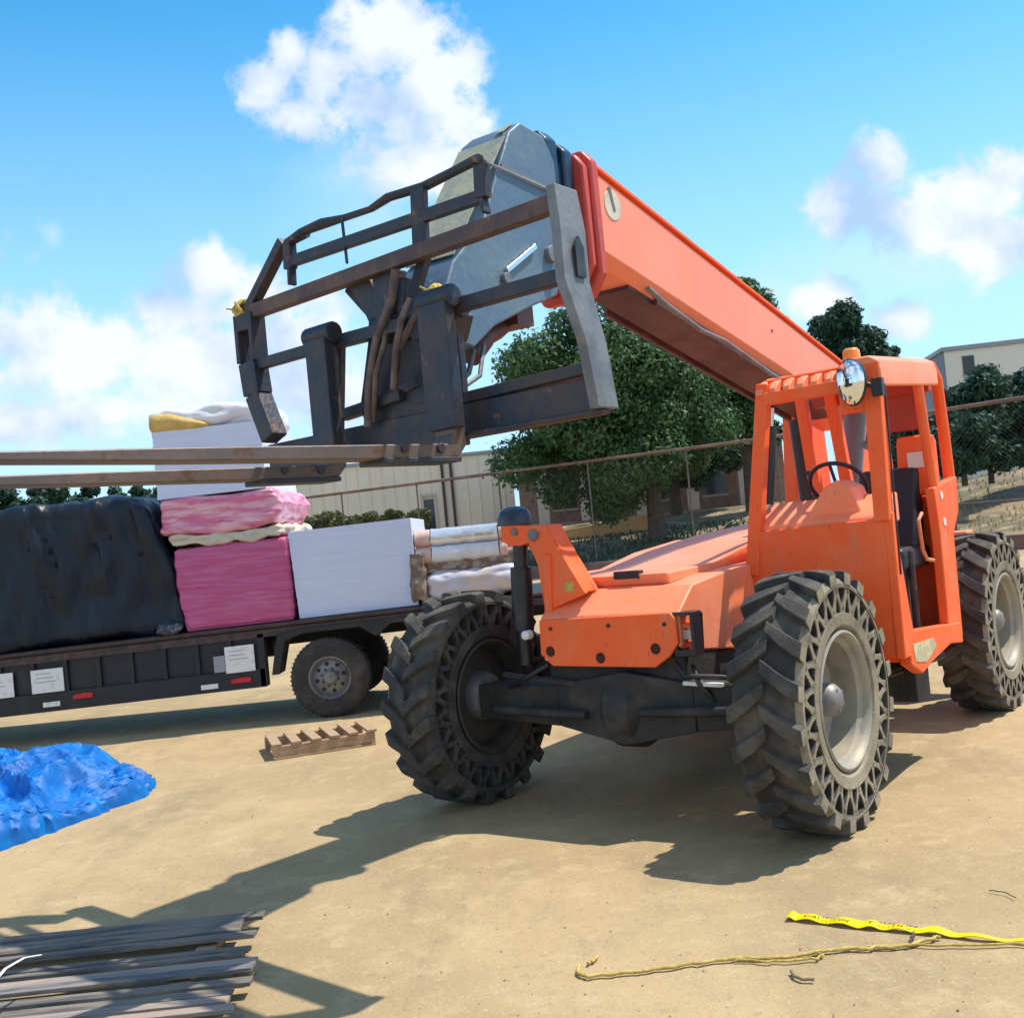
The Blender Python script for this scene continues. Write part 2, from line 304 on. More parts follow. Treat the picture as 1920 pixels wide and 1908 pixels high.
BANK = mat('dirt_bank_soil', (.24, .17, .10), .95, 0, (.13, .11, .06), .25, .42, .58, .5, 2, c3=(.33, .25, .14), s3=1.2, lo3=.52, hi3=.66)
EDGE = [(-40, 60), (-14, 46.5), (7.2, 34.2), (12.3, 27.9), (30, 12)]
b = MB()
xs = []
for i in range(len(EDGE)-1):
    (x0, y0), (x1, y1) = EDGE[i], EDGE[i+1]
    for k in range(16): xs.append((x0+(x1-x0)*k/16, y0+(y1-y0)*k/16))
xs.append(EDGE[-1])
rows = [(0, .34), (1.5, .40), (5, .85), (12, 1.7), (25, 2.0), (60, 1.8), (400, .5), (401, -1)]
n = len(xs)
for dy, z in rows:
    for (x, y) in xs:
        k = 1.0 if dy < 40 else 2.5
        b.v.append((x*(1+dy*.03)+dy*.35, y+dy, z + (random.uniform(-.08, .08) if 1 < dy < 100 else 0) + (.8*max(0, min(1, (x-9)/4)) if 10 < dy < 100 else 0)))
for r_ in range(len(rows)-1):
    for i in range(n-1): b.f.append((r_*n+i, r_*n+i+1, (r_+1)*n+i+1, (r_+1)*n+i)); b.m.append(0)
tag(b.build('dirt_bank', BANK, smooth=60, recalc=False), kind='structure')
b = MB()
for i in range(len(EDGE)-1):
    p, q = Vector((*EDGE[i], .18)), Vector((*EDGE[i+1], .18)); b.beam(p-Vector((0,.05,0)), q-Vector((0,.05,0)), .18, .38, side=(0,1,0))
tag(b.build('kerb', mat('brown_kerb', (.13, .075, .065), .9, 0, (.18, .11, .09), 2, .4, .6), bevel=.02), kind='structure')

# ---------------------------------------------------------------- wheels
def make_tyre(parent, Rr=.65, w=.178):
    t = MB()
    for sgn in (1,):
        pass
    prof = [(.605,-.15),(.618,-.05),(.618,.05),(.605,.15),(.580,w),(.556,w),(.552,.115),(.438,.115),(.434,w),(.372,w-.004),(.352,w-.03),(.338,w-.035),(.338,-w+.035),(.352,-w+.03),(.372,-w+.004),(.434,-w),(.438,-.115),(.552,-.115),(.556,-w),(.580,-w)]
    mats_idx = []
    t.lathe(prof, 88, 0, closed=True)
    # dusty side rings
    k = len(prof)
    for fi in range(len(t.f)):
        j = fi % k
        t.m[fi] = 1 if j in (3, 4, 8, 9, 10) else 0
    N_ = 20
    for i in range(N_):
        for sg in (1, -1):
            a0 = 2*math.pi*(i+(0 if sg > 0 else .5))/N_ + random.uniform(-.006, .006)
            secs = [(w+.004, .572, .640, 0, .078), (w*.86, .60, .650, .02, .080), (w*.45, .61, .654, .09, .074), (-.012, .612, .654, .20, .060)]
            vs = []
            for (y, r0, r1, da, hw) in secs:
                a = a0+da; c0 = hw*.98; c1 = hw*.80
                for aa, rr in ((a-c0, r0), (a+c0, r0), (a+c1, r1), (a-c1, r1)):
                    vs.append((rr*math.cos(aa), sg*y, rr*math.sin(aa)))
            fs = [(0,1,2,3), (15,14,13,12)]; ms = [1 if sg > 0 else 0, 0]
            for q in range(3):
                for e in range(4):
                    fs.append((q*4+e, q*4+(e+1) % 4, (q+1)*4+(e+1) % 4, (q+1)*4+e)); ms.append(0)
            o = len(t.f); t.add(vs, fs); t.m[o:] = ms
    NT = 23
    for i in range(NT):      # web between the holes of the airless sidewall, both faces
        for sg in (1, -1):
            aI = 2*math.pi*(i+.5)/NT
            for dA in (-.5, .5):
                aO = aI+dA*2*math.pi/NT
                p = Vector((.432*math.cos(aI), 0, .432*math.sin(aI))); q = Vector((.558*math.cos(aO), 0, .558*math.sin(aO)))
                d = (q-p).normalized(); nrm = Vector((0,1,0)).cross(d)
                y1, y0 = sg*(w-.004), sg*.10; k4 = []
                for f_, hw_ in ((0, .034), (.22, .020), (.5, .0145), (.78, .020), (1, .036)):
                    cc_ = p.lerp(q, f_)
                    k4 += [cc_-nrm*hw_+Vector((0,y0,0)), cc_+nrm*hw_+Vector((0,y0,0)), cc_+nrm*hw_+Vector((0,y1,0)), cc_-nrm*hw_+Vector((0,y1,0))]
                fs = [(0,1,2,3), (19,18,17,16)]; ms = [0, 0]
                for z_ in range(4):
                    for e_ in range(4): fs.append((z_*4+e_, z_*4+(e_+1)%4, z_*4+4+(e_+1)%4, z_*4+4+e_)); ms.append(1 if (e_ == 2 and sg > 0) else 0)
                o = len(t.f); t.add(k4, fs); t.m[o:] = ms
    return t.build('tyre', [RUBBER, DUSTY], parent, bevel=.005, seg=1)
def make_wheel(parent):
    w = .178
    m = MB()
    prof = [(.345,w-.03),(.348,w-.012),(.335,w-.006),(.322,w-.018),(.315,w-.05),(.292,w-.07),(.285,-.02),(.262,-.045),(.15,-.045),(.10,-.03),(.10,-.06),(.15,-.065),(.27,-.065),(.295,-.06),(.3,-w+.07),(.322,-w+.02),(.335,-w+.006),(.348,-w+.012),(.345,-w+.03)]
    m.lathe(prof, 64, 0)
    for i in range(12):
        a = 2*math.pi*i/12; c = Vector((.20*math.cos(a), -.045, .20*math.sin(a)))
        m.tube([c, c+Vector((0,.022,0))], .012, 6)
    kk = len(prof)-1
    for fi in range(64*kk): m.m[fi] = 1 if fi % kk >= 9 else 0
    o = m.build('wheel', [RIM, mat('dark_inner_rim', (.045,.042,.04), .7, .1, (.07,.06,.05), 7, .4, .66)], parent, smooth=35)
    h = MB(); h.lathe([(.125,-.06),(.125,.02),(.115,.05),(.085,.055),(.08,.10),(.06,.125),(.03,.135),(.0,.137)], 32)
    h.lathe([(.0,-.14),(.13,-.14),(.15,-.1),(.15,-.06)], 32)
    for i in range(5):
        a = 2*math.pi*i/5; c = Vector((.055*math.cos(a), .10, .055*math.sin(a))); h.tube([c, c+Vector((0,.03,0))], .008, 6)
    h.build('hub', mat('grey_hub', (.17,.17,.19), .5, .3, (.25,.24,.22), 8, .4, .65), o, smooth=35)
    make_tyre(o)
    return o

TEL = empty('telehandler', (MC.x, MC.y, 0), math.atan2(FW.y, FW.x), 'orange telescopic forklift with raised boom and open slatted cab parked on the concrete', 'telehandler')
w0 = make_wheel(TEL)
TRK = 1.12
def setw(o, x, y, rot, spin):
    o.location = (x, y, .65); o.rotation_mode = 'ZYX'; o.rotation_euler = (0, spin, rot)
setw(w0, 0, TRK, R(0), .1)
for (x, y, rot, spin) in ((0, -TRK, math.pi, .25), (-3.3, TRK, R(-1), .5), (-3.3, -TRK, math.pi, .7)):
    c = dup(w0, TEL); setw(c, x, y, rot, spin)

# ---------------------------------------------------------------- telehandler chassis
def P(px, py, ax, v): return MP(px, py, ax, v)
c = MB()
c.prism([(.145,1.13),(-.04,1.265),(-.42,1.30),(-.80,1.315),(-3.9,1.36),(-3.9,.80),(-.8,.78),(-.46,.855),(.10,.92),(.145,.95)], 'XZ', -.44, .47)
c.box(-4.1,-3.9,-.9,.9,.55,1.3)
c.build('chassis_frame', ORANGE_LIT, TEL, bevel=.012)
c = MB()   # raised deck behind the step
c.prism([(-.10,1.27),(-.07,1.335),(-.60,1.345),(-1.15,1.42),(-1.9,1.49),(-3.3,1.55),(-3.3,1.35),(-.8,1.31)], 'XZ', -.46, .30)
c.build('deck_cover', ORANGE_LIT, TEL, bevel=.012)
c = MB(); c.prism([(-1.15,.62),(-1.15,1.30),(-1.69,1.30),(-2.2,1.385),(-2.9,1.44),(-3.1,1.40),(-3.1,.62)], 'XZ', -1.2, -.52); c.build('engine_hood', ORANGE_LIT, TEL, bevel=.03)
c = MB(); c.box(-.06,.0,-.05,.12,1.30,1.345); c.build('latch', DARKM, TEL, bevel=.006).location = (-.07,0,.012)
# front plate with clipped lower corners and bolt holes
c = MB(); c.prism([(-.43,1.118),(-.44,.92),(-.36,.853),(.31,.842),(.405,.90),(.465,.97),(.462,1.10),(.43,1.135)], 'YZ', .145, .175)
fp = c.build('front_plate', ORANGE, TEL, bevel=.008)
for px, py in ((1032,1221),(1126,1233),(1229,1216)):
    q = P(px, py, 'X', .176); c = MB(); c.lathe([(.0,.0),(.019,.0),(.026,-.004),(.03,.002)], 20, c=(0,0,0)); 
    c.v = [(-y+.003, x, z) for x, y, z in c.v]; o = c.build('bolt_hole', mat('hole_dark', (.06,.012,.006), .8), fp, smooth=30); o.location = q
# tower bracket carrying the frame levelling cylinder
c = MB(); X0 = .07
poly = [P(*p, 'X', .1) for p in ((938,985),(1022,985),(1040,1018),(1097,1112),(1022,1148),(1008,1060),(990,1018),(962,1028),(940,1015))]
c.prism([(p.y, p.z) for p in poly], 'YZ', .06, .10); c.prism([(p.y, p.z) for p in poly], 'YZ', -.06, -.02)
tb = c.build('tower_bracket', ORANGE, TEL, bevel=.006)
a_, b_ = P(1022,1148,'X',.1), P(1022,1040,'X',.1)
c = MB(); c.beam((.10,a_.y+.03,a_.z-.02),(.10,b_.y+.02,b_.z),.03,.05,side=(1,0,0)); c.beam((.02,-.37,1.66),(.02,-.16,1.26),.14,.015,side=(1,0,0)); c.build('rib', ORANGE, tb, bevel=.004)
for px, py, r_ in ((965,997,.022),(1000,1003,.035)):
    q = P(px,py,'X',.1); c = MB(); c.tube([(q.x-.01,q.y,q.z),(q.x+.012,q.y,q.z)], r_, 16); c.build('pin', CARRG, tb, bevel=.004)
c = MB(); q0 = P(975,1022,'X',.06); q1 = P(982,1180,'X',.06); q2 = P(988,1245,'X',.06)
c.tube([q0, q0+(q1-q0)*.28], .045, 16); c.tube([q0+(q1-q0)*.26, q1], .064, 20); c.tube([q1, q2], .045, 14)
lc = c.build('level_cylinder', BLACKM, TEL, smooth=35)
c = MB(); q = P(989,1190,'X',.14); c.tube([(q.x-.03,q.y,q.z),(q.x+.03,q.y,q.z)], .028, 16); c.build('grease_cap', WHITE, lc, bevel=.008)
c = MB(); q = P(965,978,'X',0.0); c.lathe([(.0,.115),(.05,.11),(.09,.085),(.105,.045),(.105,.0),(.0,.0)], 28, axis='Z', c=(q.x,q.y,q.z-.02)); c.build('filter_dome', mat('blue_black_plastic', (.025,.04,.07), .35), TEL, smooth=40)
# left marker lamp in black guard
c = MB(); q0 = P(1264,1146,'X',.10); q1 = P(1310,1228,'X',.10); y0, y1, z1, z0 = q0.y+.01, q1.y+.02, q0.z, q1.z
for (ya, yb, za, zb) in ((y0,y1,z1-.018,z1),(y0,y1,z0,z0+.03),(y0,y0+.022,z0+.03,z1-.018),(y1-.024,y1,z0+.03,z1-.018)): c.box(.06,.16,ya,yb,za,zb)
hl = c.build('lamp_guard', BLACKM, TEL, bevel=.006)
for (za, zb, mm) in ((.62,.80,LAMP),(.30,.62,LAMP),(.05,.26,REDLENS)):
    c = MB(); c.box(.06,.115,y0+.03,y1-.032,z0+.03+(z1-z0-.05)*za,z0+.03+(z1-z0-.05)*zb-.006); c.build('lens', mm if za != .62 else ORANGE, hl, bevel=.006)
for px, py in ((1032,1172),(1245,1163),(1140,1166)):
    q = P(px,py,'X',.176); c = MB(); c.tube([(q.x-.004,q.y,q.z-.02),(q.x+.008,q.y,q.z-.02)], .011, 6); c.build('bolt', DARKM, fp)
q = P(1068,1100,'X',.10); c = MB(); c.box(.1005,.1025,q.y-.035,q.y+.03,q.z-.03,q.z+.03); c.build('sticker', mat('yellow_warning_sticker', (.62,.42,.06), .5, 0, (.45,.30,.08), 20,.4,.6), tb)
# axles and underbody
c = MB()
c.beam((0,-.98,.63),(0,-.38,.62),.22,.2,side=(1,0,0),w2=.26,h2=.24); c.beam((0,-.38,.62),(0,.1,.62),.26,.24,side=(1,0,0),w2=.40,h2=.40); c.beam((0,.1,.62),(0,.5,.62),.40,.40,side=(1,0,0),w2=.26,h2=.26); c.beam((0,.5,.62),(0,.98,.64),.26,.26,side=(1,0,0),w2=.22,h2=.2)
c.lathe([(.0,-.0),(.17,-.0),(.22,.05),(.22,.2),(.17,.25),(0,.25)], 24, c=(.02,-.06,.6))
c.tube([(.19,-.80,.60),(.19,-.15,.58)], .026, 12); c.tube([(.19,.2,.60),(.19,.82,.62)], .026, 12); c.tube([(.14,-.75,.8),(.14,-.2,.74)], .02, 8)
c.build('front_axle', DARKM, TEL, bevel=.015)
c = MB(); c.beam((-3.3,-.98,.65),(-3.3,.98,.65),.26,.26,side=(1,0,0)); c.build('rear_axle', DARKM, TEL, bevel=.015)
c = MB(); c.box(-3.7,-.2,-.42,.44,.46,.86); c.box(-.3,.10,-.44,.46,.66,.90); c.tube([(-.2,.3,.72),(-3.2,.1,.66)], .05, 10); c.build('underbody', DARKM, TEL, bevel=.02)
c = MB(); q0 = P(1282,1280,'X',.15); q1 = P(1356,1284,'X',.15); c.beam(q0, q1, .03, .022, side=(1,0,0)); c.build('pale_rod', WHITE, TEL, bevel=.004)
c = MB()
for pts in (((.16,-.40,.86),(.2,-.52,.80),(.16,-.66,.74),(.06,-.8,.7)), ((.14,.42,.86),(.2,.5,.80),(.1,.66,.78),(.0,.85,.74)), ((.1,.5,.84),(.17,.56,.76),(.12,.62,.66),(.0,.8,.62))): c = MB(); c.tube(pts, .014, 8); c.build('hydraulic_hose', HOSEM, TEL, smooth=60)

# ---------------------------------------------------------------- boom
def zt(x): return 3.60+.245*(x-.08)
def zb(x): return 3.10+.222*(x-.16)
c = MB(); xf, xr = .17, -3.75; hy = .2
secs = []
for x in (xf, xr):
    t_, b_ = zt(x), zb(x)
    secs += [(x,-hy,b_+.06),(x,-hy+.06,b_),(x,hy-.06,b_),(x,hy,b_+.06),(x,hy,t_-.03),(x,hy-.03,t_),(x,-hy+.03,t_),(x,-hy,t_-.03)]
c.add(secs, [tuple(range(8)), tuple(range(15,7,-1))]+[(i,(i+1)%8,8+(i+1)%8,8+i) for i in range(8)])
boom = c.build('boom', ORANGE_B, TEL, bevel=.006)
c = MB(); c.beam((.1,.19,zt(.1)+.005),(-3.6,.19,zt(-3.6)+.005),.045,.022,side=(0,1,0)); c.beam((.1,-.19,zt(.1)+.005),(-3.6,-.19,zt(-3.6)+.005),.045,.022,side=(0,1,0)); c.build('edge_strip', ORANGE, boom, bevel=.004)
c = MB(); c.beam((-.25,0,zb(-.25)-.012),(-3.3,0,zb(-3.3)-.012),.27,.03,side=(0,1,0)); c.beam((-.5,.165,zb(-.5)-.02),(-3.2,.165,zb(-3.2)-.02),.025,.05); c.beam((-.5,-.185,zb(-.5)-.015),(-3.2,-.185,zb(-3.2)-.015),.03,.05)
c.build('underside_channel', mat('dark_purple_underside', (.07,.035,.05), .6, .1, (.12,.07,.08), 3, .4, .66), boom, bevel=.004)  # channel is a darker purple than the boom above it
c = MB(); c.tube([(-.38,.19,zb(-.38)+.01),(-.55,.21,zb(-.55)-.035),(-1.0,.2,zb(-1.0)-.05),(-1.3,.205,zb(-1.3)-.025),(-2.0,.2,zb(-2.0)-.045),(-3,.2,zb(-3)-.03)], .016, 8); c.build('hose', CARRG, boom, smooth=60)
c = MB()   # collar
for (x0, x1) in ((.12,.20),):
    h = [(-.235,zb(.16)-.06),(.235,zb(.16)-.06),(.235,zt(.16)+.05),(-.235,zt(.16)+.05)]
    c.prism([(-.24,3.0),(-.16,2.88),(.16,2.88),(.24,3.0),(.24,3.62),(.18,3.69),(-.18,3.69),(-.24,3.62)], 'YZ', .13, .21)
    c.prism([(-.225,3.04),(-.15,2.93),(.15,2.93),(.225,3.04),(.225,3.58),(.17,3.66),(-.17,3.66),(-.225,3.58)], 'YZ', .21, .27)
c.build('boom_collar', mat('deep_red_paint', (.55,.06,.04), .4, 0, (.45,.06,.05), 5, .4,.7), boom, bevel=.02)
c = MB()   # inner telescoping sections
c.prism([(-.17,3.04),(.17,3.04),(.17,3.66),(.11,3.72),(-.11,3.72),(-.17,3.66)], 'YZ', .27, .36)
c.prism([(-.155,3.0),(.155,3.0),(.155,3.70),(.10,3.76),(-.10,3.76),(-.155,3.70)], 'YZ', .39, .50)
c.prism([(-.14,3.0),(.14,3.0),(.14,3.6),(-.14,3.6)], 'YZ', .2, .6)
c.build('inner_section', mat('navy_blue_paint', (.012,.035,.075), .35, .1, (.02,.05,.09), 6, .4,.7), boom, bevel=.02)
c = MB()
c.prism([(.44,3.58),(.52,3.70),(.73,3.725),(.83,3.655),(.95,3.45),(1.13,3.13),(1.38,2.92),(1.49,2.72),(1.40,2.54),(1.28,2.52),(1.10,2.64),(.77,2.77),(.54,2.85),(.43,3.0)], 'XZ', -.16, .16)
hd = c.build('boom_head', GREYP, TEL, bevel=.014)
c = MB(); c.beam((.86,0,3.625),(1.36,0,2.955),.30,.006,side=(0,1,0)); 
c.beam((.735,.10,3.732),(.835,.10,3.662),.05,.004); c.build('pale_front_face', GREYY, hd)  # front of the head is a paler yellow-grey than its sides
c = MB(); c.beam((.72,.175,3.08),(.99,.175,2.92),.02,.028); c.build('chrome_pin_bar', CHROME, hd, bevel=.005)
c = MB()
for x, z, r_ in ((.58,3.06,.045),(.60,2.92,.03),(1.0,2.88,.03)): c = MB(); c.tube([(x,.15,z),(x,.19,z)], r_, 16); c.build('pivot_pin', CARRG, hd, bevel=.006)
c = MB(); c.beam((.95,.172,3.45),(.45,.172,3.40),.012,.02); c.build('weld_seam', CARRG, hd)
c = MB(); c.tube([(.66,.0,2.80),(.9,.0,2.66),(1.0,0,2.62)], .05, 12); c.tube([(1.0,0,2.62),(1.12,0,2.52)], .06, 12); c.box(.72,.86,-.05,.12,2.68,2.80); tc_ = c.build('tilt_cylinder', mat('red_brown_cyl', (.10,.035,.03), .5), hd, smooth=40)
c = MB(); c.tube([(1.15,.05,2.54),(1.22,.06,2.42),(1.3,.04,2.36),(1.36,.0,2.3)], .014, 8); c.tube([(1.12,.09,2.56),(1.2,.11,2.40),(1.32,.1,2.34),(1.42,.05,2.40)], .012, 8); c.build('hose', CARRG, hd, smooth=60)
# round emblem disc and its dark stroke on the boom side
q = P(1148,385,'Y',.2); c = MB(); c.lathe([(.0,.004),(.085,.004),(.088,.0)], 32, c=(q.x,.2005,q.z)); em = c.build('emblem', mat('cream_emblem', (.62,.58,.48), .5, 0, (.5,.45,.36), 12,.45,.65), boom)
c = MB(); c.beam((q.x+.02,.2062,q.z+.075),(q.x-.012,.2062,q.z-.035),.003,.024); c.tube([(q.x+.025,.205,q.z+.085),(q.x+.025,.2085,q.z+.085)], .016, 14); c.build('mark', mat('grey_mark', (.16,.15,.12), .5), boom)
q = P(1447,620,'Y',.2); c = MB(); c.tube([(q.x,.2,q.z),(q.x,.206,q.z)], .012, 10); c.build('plug', RED_IN, boom)
# rear support of the boom
c = MB(); c.prism([(-3.2,1.3),(-4.1,1.3),(-4.0,2.5),(-3.7,2.75),(-3.4,2.5)], 'XZ', -.33, -.22); c.prism([(-3.2,1.3),(-4.1,1.3),(-4.0,2.5),(-3.7,2.75),(-3.4,2.5)], 'XZ', .22, .33); c.build('boom_support', ORANGE, TEL, bevel=.015)
c = MB(); c.tube([(-3.0,0,1.4),(-2.9,0,2.3)], .07, 14); c.build('lift_cylinder', BLACKM, TEL, smooth=40)

# ---------------------------------------------------------------- fork carriage
CX = 1.55
YAW = .10      # the carriage is swung slightly to the machine's right
def C(px, py, x=CX):
    o = Vector((0, 0, CAMH))-MC; d = ray(px, py); o = Vector((o.dot(FW), o.dot(AX), o.z)); d = Vector((d.dot(FW), d.dot(AX), d.z))
    return o + d*((x+.10-(o.x-YAW*o.y))/(d.x-YAW*d.y))
def SL(mb): mb.v = [(x+.10+YAW*y, y-YAW*(x-1.6), z) for x, y, z in mb.v]; return mb
c = MB()    # carriage plates between the rails (behind the forks)
for pl in ([(690,610),(735,600),(760,640),(800,600),(850,590),(862,700),(868,835),(690,840),(672,760)], [(590,650),(635,640),(632,830),(592,830)]):
    q = [C(*p, 1.5) for p in pl]; c.prism([(a.y, a.z) for a in q], 'YZ', 1.46, 1.50)
q = [C(*p,1.5) for p in ((655,535),(690,515),(712,560),(722,610),(700,620),(680,575))]; c.prism([(a.y,a.z) for a in q], 'YZ', 1.40, 1.52)
q = [C(*p,1.5) for p in ((705,510),(742,505),(745,600),(715,610))]; c.prism([(a.y,a.z) for a in q], 'YZ', 1.44, 1.54)
q = [C(*p,1.5) for p in ((790,585),(830,560),(862,590),(850,640),(780,640),(760,610))]; c.prism([(a.y,a.z) for a in q], 'YZ', 1.42, 1.53)
q = [C(*p,1.5) for p in ((745,585),(772,560),(800,570),(800,600),(752,640))]; c.prism([(a.y,a.z) for a in q], 'YZ', 1.38, 1.44)
SL(c)
for (a_, b_, w_) in (((762,520),(748,640),.05),((800,470),(775,560),.045),((845,560),(770,610),.07),((700,560),(735,640),.045),((655,540),(700,590),.04),((820,700),(700,760),.06),((640,780),(760,740),.08)):
    c.beam(C(*a_,1.47), C(*b_,1.50), w_, .05, side=(1,0,0))
c.tube([C(760,590,1.5), C(870,572,1.5)], .05, 12); c.tube([C(765,596,1.5), C(700,610,1.5)], .035, 10)
carr = c.build('fork_carriage', CARR, TEL, bevel=.008)
def rail(p, q, w, d, x=CX, mm=CARR, name='rail'):
    a = C(*p, x); b_ = C(*q, x); c = MB(); c.beam(a, b_, d, w, side=(1,0,0)); return c.build(name, mm, carr, bevel=.006)
RAILM = mat('rust_brown_painted_bar', (.075,.05,.055), .6, .1, (.14,.085,.065), 5, .42, .62, .2, 30, c3=(.17,.13,.05), s3=8, lo3=.62, hi3=.7)
rail((455,592),(1050,378), .072, .06, mm=RAILM)                 # main upper rail
rail((548,490),(905,368), .055, .04)                            # second rail
rail((470,688),(620,645), .055, .05); rail((600,650),(760,608), .06, .06); rail((800,590),(1056,518), .06, .055)     # fork shaft rail
c = MB(); pts = [(540,455),(575,437),(605,418),(640,406),(700,393),(735,372),(790,348),(850,318),(905,300)]
c.tube([C(*p) for p in pts[:2]], .024, 8); c.tube([C(*p)+Vector((.03*math.sin(i*1.7),0,0)) for i, p in enumerate(pts)], [.026,.026,.034,.022,.020,.026,.028,.026,.028], 8, flat=.75)
c.build('top_rail', CARR, carr, smooth=40)
for pq, w_, d_ in ((((542,455),(545,505)),.055,.05),(((903,302),(906,372)),.06,.05),(((906,372),(912,400)),.02,.05),(((785,352),(790,470)),.075,.04),(((641,410),(651,495)),.014,.014),(((546,490),(548,535)),.02,.05)):
    rail(*pq, w_, d_, name='upright')
rail((533,452),(466,585), .05, .06, name='side_stay'); rail((905,302),(1040,362), .014, .016, name='wire_stay', mm=CARRG)
c = MB(); a = C(470,560); b_ = C(470,592)
# left side plate (kinked, slotted)
def splate(poly, x0, x1, y, mm, name):
    c = MB(); c.prism(poly, 'XZ', y, y+.035); return c.build(name, mm, carr, bevel=.005)
c = MB()
for seg in (((456,590),(466,650),.0),):
    pass
yl = -1.10
LP = [(466,590),(474,680),(484,740),(515,822)]
pl = [C(*p) for p in LP]
for i in range(3):
    p, q = pl[i].copy(), pl[i+1].copy()
    if i == 0:
        c.beam(p+Vector((0,-.055,0)), q+Vector((0,-.055,0)), .10, .03, side=(1,0,0)); c.beam(p+Vector((0,.055,0)), q+Vector((0,.055,0)), .10, .03, side=(1,0,0)); c.beam(p, p+(q-p)*.35, .10, .12, side=(1,0,0)); 
    else: c.beam(p, q, .10, .12 if i == 1 else .10, side=(1,0,0))
c.build('side_plate', CARR, carr, bevel=.006)
c = MB(); RP = [(1052,352),(1066,430),(1080,530),(1104,640),(1118,765)]
pr = [C(*p) for p in RP]
xo = [0, 0, .02, -.02, -.06]; hw = [.08, .09, .09, .075, .075]
ring = []
for p, dx, h_ in zip(pr, xo, hw):
    for (ex, ey) in ((-h_, -.022), (h_, -.022), (h_, .022), (-h_, .022)): ring.append((p.x+dx+ex, p.y+ey, p.z))
k = len(pr); fs = [(0,1,2,3), tuple(4*(k-1)+j for j in (3,2,1,0))]
for i in range(k-1):
    for j in range(4): fs.append((i*4+j, i*4+(j+1) % 4, (i+1)*4+(j+1) % 4, (i+1)*4+j))
c.add(ring, fs); sp_ = c.build('side_plate', CARRG, carr, bevel=.006)
q = C(1072,480); c = MB(); c.prism([(q.x-.03,q.z-.09),(q.x+.03,q.z-.09),(q.x+.03,q.z+.03),(q.x,q.z+.07),(q.x-.03,q.z+.03)], 'XZ', pr[2].y+.02, pr[2].y+.032); c.build('slot', BLACKM, carr)
# bottom beam
c = MB(); a = C(500,850,1.50); b_ = C(1112,757,1.50)
c.beam(Vector((1.48,-1.10,2.14)), Vector((1.48,1.08,2.14)), .07, .15, side=(1,0,0)); c.beam(Vector((1.46,.05,2.235)), Vector((1.46,1.08,2.255)), .10, .05, side=(1,0,0))
c.beam(Vector((1.56,.2,2.075)), Vector((1.50,1.09,2.075)), .05, .02, side=(1,0,0))
SL(c); c.build('bottom_beam', CARR, carr, bevel=.008)
def fork(y, shank_w, name='fork'):
    c = MB(); x0 = 1.64; zt_ = 2.035; L_ = 2.45; hw = .065
    pf = [(x0-.06,2.66),(x0,2.66),(x0,2.08),(x0+.03,zt_),(x0+1.2,zt_-.004),(x0+L_,zt_-.015),(x0+L_,zt_-.028),(x0+1.3,zt_-.05),(x0+.1,zt_-.062),(x0-.01,zt_-.055),(x0-.06,2.03)]
    c.prism(pf, 'XZ', y-hw, y+hw); SL(c); o = c.build(name, RUST, TEL, bevel=.008)
    c = MB(); c.beam((x0-.01,y,2.10),(x0-.01,y,2.64),.06,shank_w,side=(1,0,0)); c.tube([(x0-.03,y-.10,2.66),(x0-.03,y+.10,2.66)], .05, 14); SL(c); c.build('fork_shank', CARR, o, bevel=.008)
    c = MB(); c.box(x0-.01,x0+.42,y-hw-.012,y+hw+.012,zt_-.078,zt_-.056); c.tube([(x0+.1,y+hw,zt_-.02),(x0+.1,y+hw+.014,zt_-.02)], .022, 10); c.tube([(x0+.3,y+hw,zt_-.02),(x0+.3,y+hw+.014,zt_-.02)], .018, 10)
    SL(c); c.build('heel_shoe', CARR, o, bevel=.005)
    return o
fork(.345, .175); fork(-.455, .15)
DH = mat('dusty_hose', (.16,.12,.11), .7, 0, (.08,.06,.06), 9, .4, .6)
for pts, r_ in (([(742,505,1.6),(735,560,1.6),(705,640,1.58),(692,720,1.56),(690,800,1.56)],.020),([(812,545,1.55),(775,600,1.6),(745,660,1.6),(738,730,1.58)],.018),([(770,560,1.62),(752,600,1.66),(742,660,1.64),(738,725,1.6)],.016),([(722,520,1.5),(728,580,1.55),(722,640,1.58),(705,700,1.58),(700,790,1.54)],.014)):
    c = MB(); c.tube([C(*p) for p in pts], r_, 8); c.build('hydraulic_hose', DH, carr, smooth=60)

# ---------------------------------------------------------------- cab
cab = MB()
def cbeam(p, q, w, h, side=(0,1,0), w2=None, h2=None): cab.beam(p, q, w, h, side=side, w2=w2, h2=h2)
fl0, fl1 = Vector((-.82,.475,1.24)), Vector((-.92,.615,2.38))
fr0, fr1 = Vector((-.82,1.285,1.5)), Vector((-.92,1.275,2.40))
cbeam(fl0, fl1, .085, .08, w2=.075); cbeam(fr0, fr1, .09, .08, w2=.10)
cbeam((-.895,.62,2.285),(-.895,1.30,2.295), .07, .075, side=(1,0,0)); cbeam((-.98,.60,2.40),(-.98,1.28,2.41), .03, .02, side=(1,0,0))
cbeam((-.90,1.08,2.20),(-.90,1.26,2.20), .05, .14, side=(1,0,0))
cab.prism([(.44,1.16),(.47,1.50),(1.325,1.52),(1.34,.74),(1.16,.74),(1.02,1.16)], 'YZ', -.845, -.805)
cab.prism([(-.805,1.55),(-.79,.735),(-1.0,.735),(-.97,.90),(-.865,1.40),(-.88,1.56)], 'XZ', 1.285, 1.338)
